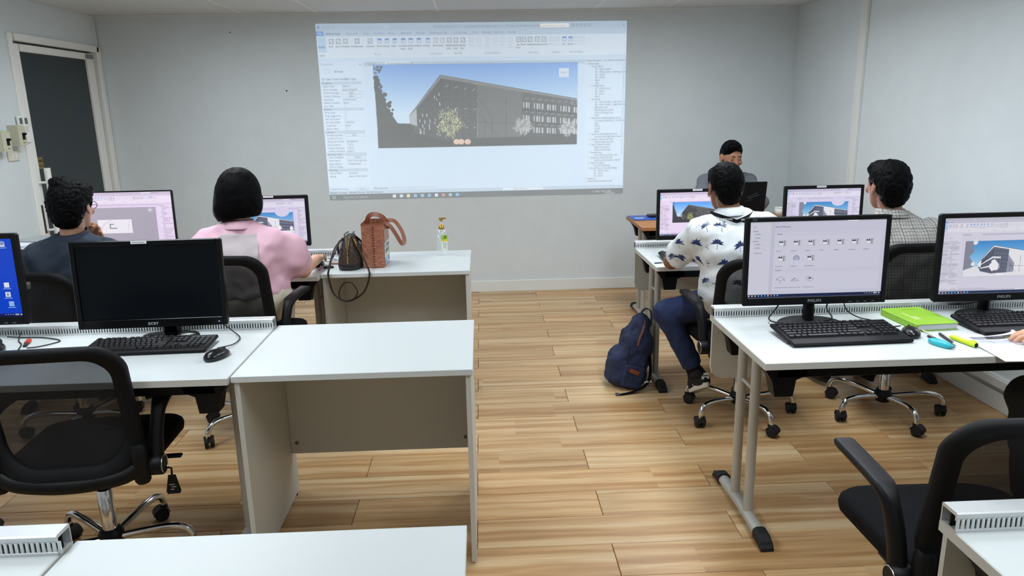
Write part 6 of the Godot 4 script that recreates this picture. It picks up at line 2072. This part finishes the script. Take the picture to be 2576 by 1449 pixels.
func people():
	M.hair = mat(hexc("030304"), 0.55, 0.0, 0.2)
	M.hair.normal_enabled = true
	var hn := Image.create(128, 128, false, Image.FORMAT_RGB8)
	var nn = fnoise(0.21, 8, 2)
	for y in 128:
		for x in 128:
			var v = 0.5 + 0.5 * nn.get_noise_2d(x * 1.6, y * 0.06)
			hn.set_pixel(x, y, Color(v, v, v))
	hn.bump_map_to_normal_map(6.0)
	M.hair.normal_texture = ImageTexture.create_from_image(hn)
	M.hair.normal_scale = 0.7
	tri_map(M.hair, 7.0)
	var short = [E(Vector3(0, 0.05, 0.018), Vector3(0.083, 0.086, 0.098)), E(Vector3(0, 0.02, 0.055), Vector3(0.079, 0.08, 0.068)), E(Vector3(0, -0.03, 0.066), Vector3(0.062, 0.06, 0.042)), E(Vector3(0, 0.085, -0.055), Vector3(0.062, 0.04, 0.045)),
		["e", Vector3(0, -0.01, -0.10), Vector3(0.085, 0.075, 0.06), Basis.IDENTITY, "-"], ["e", Vector3(-0.09, -0.012, 0.004), Vector3(0.03, 0.05, 0.034), Basis.IDENTITY, "-"], ["e", Vector3(0.09, -0.012, 0.004), Vector3(0.03, 0.05, 0.034), Basis.IDENTITY, "-"]]
	backpack()
	# man in palm print shirt
	var palm = tex_mat(palm_print(), 0.8, 2.55)
	var jeans = mat(hexc("1c2d57"), 0.85)
	jeans.albedo_texture = noise_tex(0.06, 256, 4, [hexc("a8b2c6"), hexc("ffffff")], 41)
	tri_map(jeans, 5.0)
	var tan_ = hexc("8d5f47")
	person("man in white palm print shirt and jeans leaning on the desk", sit({"pelvis": Vector3(1.305, 0.63, -3.59), "waist": Vector3(1.285, 0.74, -3.59), "chest": Vector3(1.265, 0.89, -3.59), "neck": Vector3(1.25, 1.07, -3.64), "head": Vector3(1.228, 1.185, -3.685), "head_yaw": 0.05, "head_pitch": 0.2,
		"sl": Vector3(1.09, 0.98, -3.60), "sr": Vector3(1.43, 0.995, -3.60), "el": Vector3(1.0, 0.792, -3.80), "er": Vector3(1.53, 0.795, -3.79), "wl": Vector3(1.12, 0.84, -3.92), "wr": Vector3(1.36, 0.84, -3.92),
		"kl": Vector3(0.965, 0.53, -3.72), "al": Vector3(1.12, 0.205, -3.68), "heel_l": Vector3(1.162, 0.145, -3.625), "heel_r": Vector3(1.60, 0.16, -3.585), "tl": Vector3(1.135, 0.035, -3.81), "kr": Vector3(1.58, 0.55, -3.80), "ar": Vector3(1.60, 0.22, -3.63), "tr": Vector3(1.63, 0.035, -3.76),
		"hand_l": [Vector3(0.5, 0, -0.9), Vector3.UP, 0.5], "hand_r": [Vector3(-0.4, 0, -0.9), Vector3.UP, 0.5]}),
		{"skin": tan_, "shirt": palm, "trousers": jeans, "hair": short, "sleeve": 0.82, "sleeve_r": 0.068, "stripes": true, "sole": mat(hexc("cfcabb"), 0.7), "shoe": mat(hexc("11141c"), 0.7), "hem": -0.1, "seed": 3, "girth": 1.04, "cuff": 0.1})
	lanyard(Vector3(1.25, 1.07, -3.64))
	# man in checked shirt
	var full = [E(Vector3(0, 0.05, 0.02), Vector3(0.09, 0.092, 0.104)), E(Vector3(0, 0.01, 0.062), Vector3(0.084, 0.085, 0.066)), E(Vector3(0, -0.045, 0.07), Vector3(0.066, 0.05, 0.04)), E(Vector3(0, 0.09, -0.06), Vector3(0.066, 0.042, 0.045)),
		["e", Vector3(0, -0.012, -0.10), Vector3(0.09, 0.075, 0.06), Basis.IDENTITY, "-"], ["e", Vector3(-0.09, -0.02, -0.002), Vector3(0.03, 0.052, 0.036), Basis.IDENTITY, "-"], ["e", Vector3(0.09, -0.02, -0.002), Vector3(0.03, 0.052, 0.036), Basis.IDENTITY, "-"]]
	person("man in grey checked shirt looking towards the teacher", sit({"pelvis": Vector3(2.09, 0.665, -3.535), "waist": Vector3(2.09, 0.77, -3.54), "chest": Vector3(2.08, 0.885, -3.535), "neck": Vector3(2.05, 1.05, -3.58), "head": Vector3(2.032, 1.18, -3.62), "head_yaw": 0.1, "head_pitch": 0.0,
		"sl": Vector3(1.88, 0.965, -3.56), "sr": Vector3(2.265, 0.955, -3.54), "el": Vector3(1.80, 0.845, -3.78), "er": Vector3(2.325, 0.84, -3.74), "wl": Vector3(1.93, 0.84, -3.92), "wr": Vector3(2.17, 0.84, -3.92),
		"hand_l": [Vector3(0.4, 0, -0.9), Vector3.UP, 0.5], "hand_r": [Vector3(-0.4, 0, -0.9), Vector3.UP, 0.5]}),
		{"skin": hexc("9c6c52"), "shirt": tex_mat(check_print(), 0.85, 8.5), "trousers": mat(hexc("1a1c22"), 0.9), "hair": full, "sleeve": 0.9, "sleeve_r": 0.066, "seed": 9, "girth": 1.1, "hair_amp": 0.006})
	# woman in pink
	var pink = mat(Color(0.76, 0.46, 0.56).linear_to_srgb(), 0.75)
	pink.rim_enabled = true
	pink.rim = 0.25
	var bob = [E(Vector3(0, 0.036, 0.016), Vector3(0.098, 0.100, 0.110)), E(Vector3(0, -0.01, 0.03), Vector3(0.107, 0.105, 0.098)), E(Vector3(0, -0.055, 0.04), Vector3(0.112, 0.095, 0.085)), E(Vector3(-0.02, -0.085, 0.035), Vector3(0.095, 0.075, 0.07)),
		["e", Vector3(0, -0.04, -0.10), Vector3(0.07, 0.10, 0.07), Basis.IDENTITY, "-"], ["h", Vector3(0, -0.116, 0.03), Vector3(0.12, -1, 0.0), 0.25]]
	person("woman in pink blouse with long black hair using a mouse", sit({"kl": Vector3(-1.27, 0.58, -3.93), "kr": Vector3(-1.115, 0.58, -3.92), "pelvis": Vector3(-1.17, 0.695, -3.615), "waist": Vector3(-1.18, 0.785, -3.61), "chest": Vector3(-1.19, 0.89, -3.60), "neck": Vector3(-1.20, 1.065, -3.645), "head": Vector3(-1.20, 1.21, -3.69), "head_yaw": 0.05, "head_pitch": 0.1,
		"sl": Vector3(-1.365, 0.975, -3.63), "sr": Vector3(-1.04, 0.975, -3.63), "el": Vector3(-1.45, 0.805, -3.76), "er": Vector3(-0.945, 0.805, -3.775), "wl": Vector3(-1.33, 0.80, -4.0), "wr": Vector3(-0.925, 0.808, -4.02),
		"hand_l": [Vector3(0.4, 0, -0.9), Vector3.UP, 0.5], "hand_r": [Vector3(-0.12, 0.0, -1.0), Vector3(0, 1, 0), 0.55]}),
		{"skin": hexc("d8a587"), "female": true, "shirt": pink, "collar_mat": mat(hexc("e3b6c6"), 0.75), "trousers": mat(hexc("cfc6b4"), 0.85), "hair": bob, "hair_amp": 0.0025, "hair_freq": 22.0, "hair_k": 0.035, "puff": true, "hem": 0.015, "hip_w": 0.085, "hip_r": 0.122, "sleeve": 0.78, "seed": 5, "girth": 0.97, "fold": 0.014, "fold_freq": 7.0, "sole": M.white, "shoe": M.white,
		"panel": mat(hexc("b9aeb0"), 0.75), "panel_cuts": [["h", Vector3(-1.305, 0.98, -3.5), Vector3(-0.985, 0.17, 0), 0.5], ["h", Vector3(-1.085, 0.98, -3.5), Vector3(0.985, 0.17, 0), 0.5], ["h", Vector3(-1.2, 1.035, -3.5), Vector3.UP, 0.5], ["h", Vector3(-1.2, 0.9, -3.60), Vector3.FORWARD, 0.5]]})
	# man in navy shirt
	var shaggy = [E(Vector3(0, 0.048, 0.018), Vector3(0.092, 0.094, 0.106)), E(Vector3(0, 0.01, 0.06), Vector3(0.088, 0.09, 0.068)), E(Vector3(0, -0.05, 0.064), Vector3(0.07, 0.05, 0.045)), E(Vector3(0, 0.085, -0.06), Vector3(0.07, 0.045, 0.05)), E(Vector3(-0.02, 0.12, 0.05), Vector3(0.05, 0.03, 0.05)),
		["e", Vector3(0, -0.02, -0.10), Vector3(0.09, 0.075, 0.06), Basis.IDENTITY, "-"], ["e", Vector3(-0.09, -0.025, 0.0), Vector3(0.025, 0.045, 0.03), Basis.IDENTITY, "-"], ["e", Vector3(0.09, -0.025, 0.0), Vector3(0.025, 0.045, 0.03), Basis.IDENTITY, "-"]]
	var navy = mat(hexc("172333"), 0.8)
	var p1 = person("man in navy shirt and glasses resting his chin on his hand", sit({"pelvis": Vector3(-2.07, 0.63, -3.635), "waist": Vector3(-2.05, 0.74, -3.63), "chest": Vector3(-2.02, 0.87, -3.615), "neck": Vector3(-1.995, 1.035, -3.61), "head": Vector3(-1.985, 1.172, -3.635), "head_yaw": -0.02, "head_pitch": 0.1,
		"sl": Vector3(-2.17, 0.945, -3.58), "sr": Vector3(-1.82, 0.96, -3.60), "el": Vector3(-2.25, 0.83, -3.80), "er": Vector3(-1.90, 0.83, -3.93), "wl": Vector3(-2.13, 0.83, -4.0), "wr": Vector3(-1.985, 0.97, -3.815),
		"hand_l": [Vector3(0.4, 0, -0.9), Vector3.UP, 0.5], "hand_r": [Vector3(0.05, 0.9, 0.32), Vector3(0.25, 0.2, -0.9), 1.2]}),
		{"skin": hexc("b98a6d"), "shirt": navy, "trousers": mat(hexc("17191f"), 0.9), "hair": shaggy, "hair_amp": 0.0075, "hair_freq": 55.0, "sleeve": 1.5, "sleeve_r": 0.06, "seed": 14, "girth": 1.02, "fold": 0.012})
	glasses(p1, Transform3D(RY(-0.02) * RX(-0.1), Vector3(-1.985, 1.172, -3.635)), Vector3(-2.07, 0, -3.635))
	# teacher behind the laptop, facing the room
	var side_part = [E(Vector3(0, 0.058, 0.016), Vector3(0.081, 0.083, 0.098)), E(Vector3(0, 0.02, 0.058), Vector3(0.077, 0.08, 0.06)), E(Vector3(0.015, 0.105, -0.05), Vector3(0.062, 0.034, 0.05)), 
		["e", Vector3(-0.01, 0.0, -0.105), Vector3(0.08, 0.088, 0.06), Basis.IDENTITY, "-"], ["e", Vector3(-0.09, -0.02, -0.005), Vector3(0.03, 0.055, 0.04), Basis.IDENTITY, "-"], ["e", Vector3(0.09, -0.02, -0.005), Vector3(0.03, 0.055, 0.04), Basis.IDENTITY, "-"]]
	var grey = mat(hexc("6f757c"), 0.9)
	person("teacher in grey jacket sitting behind the laptop, facing the room", sit({"front": 1.0, "pelvis": Vector3(2.0, 0.60, -6.05), "waist": Vector3(2.0, 0.73, -6.03), "chest": Vector3(2.0, 0.88, -5.98), "neck": Vector3(2.0, 1.045, -5.94), "head": Vector3(2.008, 1.182, -5.89), "head_yaw": PI + 0.08, "head_pitch": 0.2,
		"sl": Vector3(2.185, 0.985, -5.95), "sr": Vector3(1.815, 0.985, -5.95), "el": Vector3(2.22, 0.83, -5.78), "er": Vector3(1.74, 0.83, -5.78), "wl": Vector3(2.05, 0.84, -5.66), "wr": Vector3(1.88, 0.84, -5.66),
		"hand_l": [Vector3(-0.3, 0, 0.9), Vector3.UP, 0.5], "hand_r": [Vector3(0.3, 0, 0.9), Vector3.UP, 0.5]}),
		{"skin": hexc("b07f63"), "shirt": grey, "trousers": mat(hexc("22252b"), 0.9), "hair": side_part, "sleeve": 1.5, "sleeve_r": 0.062, "seed": 21, "hair_amp": 0.003, "head_cell": 0.004})
	var t = thing("stool", "black round stool under the teacher", "stool", Vector3(2.0, 0, -6.05))
	var st = S(); lathe(st, [Vector2(0.17, 0.42), Vector2(0.185, 0.435), Vector2(0.185, 0.465), Vector2(0.16, 0.478)], Vector3.ZERO, 24); obj("seat", st, M.seat, t)
	st = S(); lathe(st, [Vector2(0.18, 0.0), Vector2(0.18, 0.012), Vector2(0.03, 0.03), Vector2(0.025, 0.42)], Vector3.ZERO, 24); obj("pedestal", st, M.chrome, t)
	# person at the desk with the papers, mostly outside the picture
	person("person beyond the picture edge with a hand on the printed papers", sit({"pelvis": Vector3(2.18, 0.625, -1.84), "waist": Vector3(2.18, 0.73, -1.86), "chest": Vector3(2.17, 0.88, -1.92), "neck": Vector3(2.16, 1.045, -1.96), "head": Vector3(2.16, 1.19, -2.0), "head_yaw": 0.0, "head_pitch": 0.3,
		"sl": Vector3(1.99, 0.985, -1.95), "sr": Vector3(2.34, 0.985, -1.95), "el": Vector3(2.02, 0.80, -2.16), "er": Vector3(2.42, 0.80, -2.16), "wl": Vector3(2.03, 0.80, -2.37), "wr": Vector3(2.4, 0.80, -2.28),
		"hand_l": [Vector3(-0.95, -0.08, -0.35), Vector3(0, 1, 0), 0.3], "hand_r": [Vector3(-0.2, -0.05, -0.95), Vector3.UP, 0.4], "kl": Vector3(1.97, 0.55, -2.42), "al": Vector3(1.98, 0.12, -2.36)}),
		{"skin": hexc("cf9f80"), "shirt": mat(hexc("2b2d33"), 0.85), "trousers": mat(hexc("0d0e11"), 0.9), "hair": short, "sleeve": 0.8, "sleeve_r": 0.064, "seed": 30})
	chair("mesh back office chair of the person beyond the picture edge", Vector3(2.18, 0, -1.86), 0.0, 0.4, 0.0)

func lanyard(n):
	var t = thing("lanyard", "black lanyard with white print around the neck of palm shirt man", "lanyard", n)
	var st = S()
	var rr = []
	var pts = []
	for i in 17:
		var a = PI * (-0.02 + 1.04 * i / 16.0)
		pts.append(Vector3(cos(a) * 0.106, -0.03 + 0.034 * absf(cos(a)), sin(a) * 0.096 + 0.006))
	ribbon(st, pts, 0.018, Vector3(0, 1, 0), 0.002, 2)
	var o = obj("band", st, M.black, t)
	for q in [[-0.42, "SUCCESS"], [0.32, "MIND"]]:
		var l = put("lettering", text_mesh(q[1], 0.0085), M.white, o)
		var a = PI / 2 - q[0]
		l.position = Vector3(cos(a) * 0.109, -0.033 + 0.034 * absf(cos(a)), sin(a) * 0.099 + 0.006)
		l.rotation.y = q[0] * 1.05

func glasses(p, hx, base):
	var st = S()
	for s in [-1, 1]:
		var ring = []
		for i in 17: ring.append(hx * Vector3(s * 0.033 + cos(TAU * i / 16) * 0.024, 0.01 + sin(TAU * i / 16) * 0.018, -0.112) - base)
		tube(st, ring, 0.0016, 6, false)
		tube(st, [hx * Vector3(s * 0.057, 0.014, -0.112) - base, hx * Vector3(s * 0.079, 0.013, -0.06) - base, hx * Vector3(s * 0.085, 0.01, 0.015) - base], 0.0016, 6)
	tube(st, [hx * Vector3(-0.01, 0.012, -0.114) - base, hx * Vector3(0.01, 0.012, -0.114) - base], 0.0016, 6)
	obj("glasses", st, M.dark_grey, p)

func backpack():
	var o = Vector3(0.838, 0, -4.08)
	var t = thing("backpack", "navy blue canvas backpack leaning against the desk leg on floor", "backpack", o, 0.0)
	var canvas = mat(hexc("222d4e"), 0.85)
	canvas.albedo_texture = noise_tex(0.08, 256, 4, [hexc("c4c8d4"), hexc("ffffff")], 51)
	tri_map(canvas, 6.0)
	var lean = RZ(-0.22)
	var body = soft([["b", Vector3(0.025, 0.17, 0.0), Vector3(0.085, 0.165, 0.125), lean, 0.06], ["e", Vector3(0.06, 0.34, 0.0), Vector3(0.06, 0.085, 0.10), lean], ["b", Vector3(-0.06, 0.115, 0.01), Vector3(0.06, 0.10, 0.10), RZ(-0.12), 0.045], ["h", Vector3(0, 0.004, 0), Vector3.DOWN, 0.5]], 0.008, 0.03, fnoise(11.0, 2, 3), 0.014)
	put("body", soft_mesh([body]), canvas, t)
	var pocket = soft([["b", Vector3(-0.095, 0.10, 0.015), Vector3(0.035, 0.08, 0.075), RZ(-0.16), 0.03], ["h", Vector3(0, 0.006, 0), Vector3.DOWN, 0.4]], 0.007, 0.02, fnoise(14.0, 6, 2), 0.008)
	put("front_pocket", soft_mesh([pocket]), canvas, t)
	var sidep = soft([["b", Vector3(0.0, 0.085, 0.125), Vector3(0.06, 0.07, 0.016), RZ(-0.2), 0.014]], 0.006, 0.02, fnoise(14.0, 9, 2), 0.006)
	put("side_pocket", soft_mesh([sidep]), canvas, t)
	var st = S(); box(st, Vector3(0.005, 0.12, 0.145), Vector3(0.06, 0.026, 0.004), 0.001, RZ(-0.42)); obj("leather_patch", st, mat(hexc("7d3d24"), 0.5), t)
	st = S(); ribbon(st, [Vector3(0.075, 0.40, 0.055), Vector3(0.06, 0.36, 0.098), Vector3(0.035, 0.31, 0.118), Vector3(0.025, 0.27, 0.125)], 0.012, Vector3(1, 0.3, 0.2), 0.004); obj("leather_pull", st, mat(hexc("6f3a25"), 0.5), t)
	st = S(); ribbon(st, [Vector3(0.07, 0.395, -0.02), Vector3(0.075, 0.435, -0.01), Vector3(0.10, 0.455, 0.0), Vector3(0.125, 0.43, 0.01), Vector3(0.12, 0.36, 0.02)], 0.026, Vector3(0, 0.1, 1), 0.006); obj("top_handle", st, canvas, t)
	st = S(); stroke(st, [Vector3(-0.005, 0.36, 0.07), Vector3(-0.02, 0.28, 0.11), Vector3(-0.03, 0.20, 0.125), Vector3(-0.035, 0.12, 0.128)], 0.003); obj("zipper", st, mat(hexc("141a2c"), 0.5), t)
	st = S(); ribbon(st, [Vector3(0.10, 0.20, 0.10), Vector3(0.10, 0.10, 0.13), Vector3(0.07, 0.04, 0.15), Vector3(0.0, 0.012, 0.17), Vector3(-0.07, 0.003, 0.185), Vector3(-0.10, 0.003, 0.188)], 0.026, Vector3(0.35, 0.1, 1), 0.003); var sp = obj("shoulder_strap", st, M.black, t)
	st = S(); box(st, Vector3(-0.10, 0.006, 0.188), Vector3(0.022, 0.007, 0.03), 0.002); obj("buckle", st, mat(hexc("3b4046"), 0.4), sp)
	st = S()
	for i in 4: box(st, Vector3(0.066 + i * 0.011, 0.058 + (i % 2) * 0.004, 0.152), Vector3(0.008, 0.010, 0.001), 0.0, RZ(-0.2))
	obj("strap_print", st, M.white, sp)
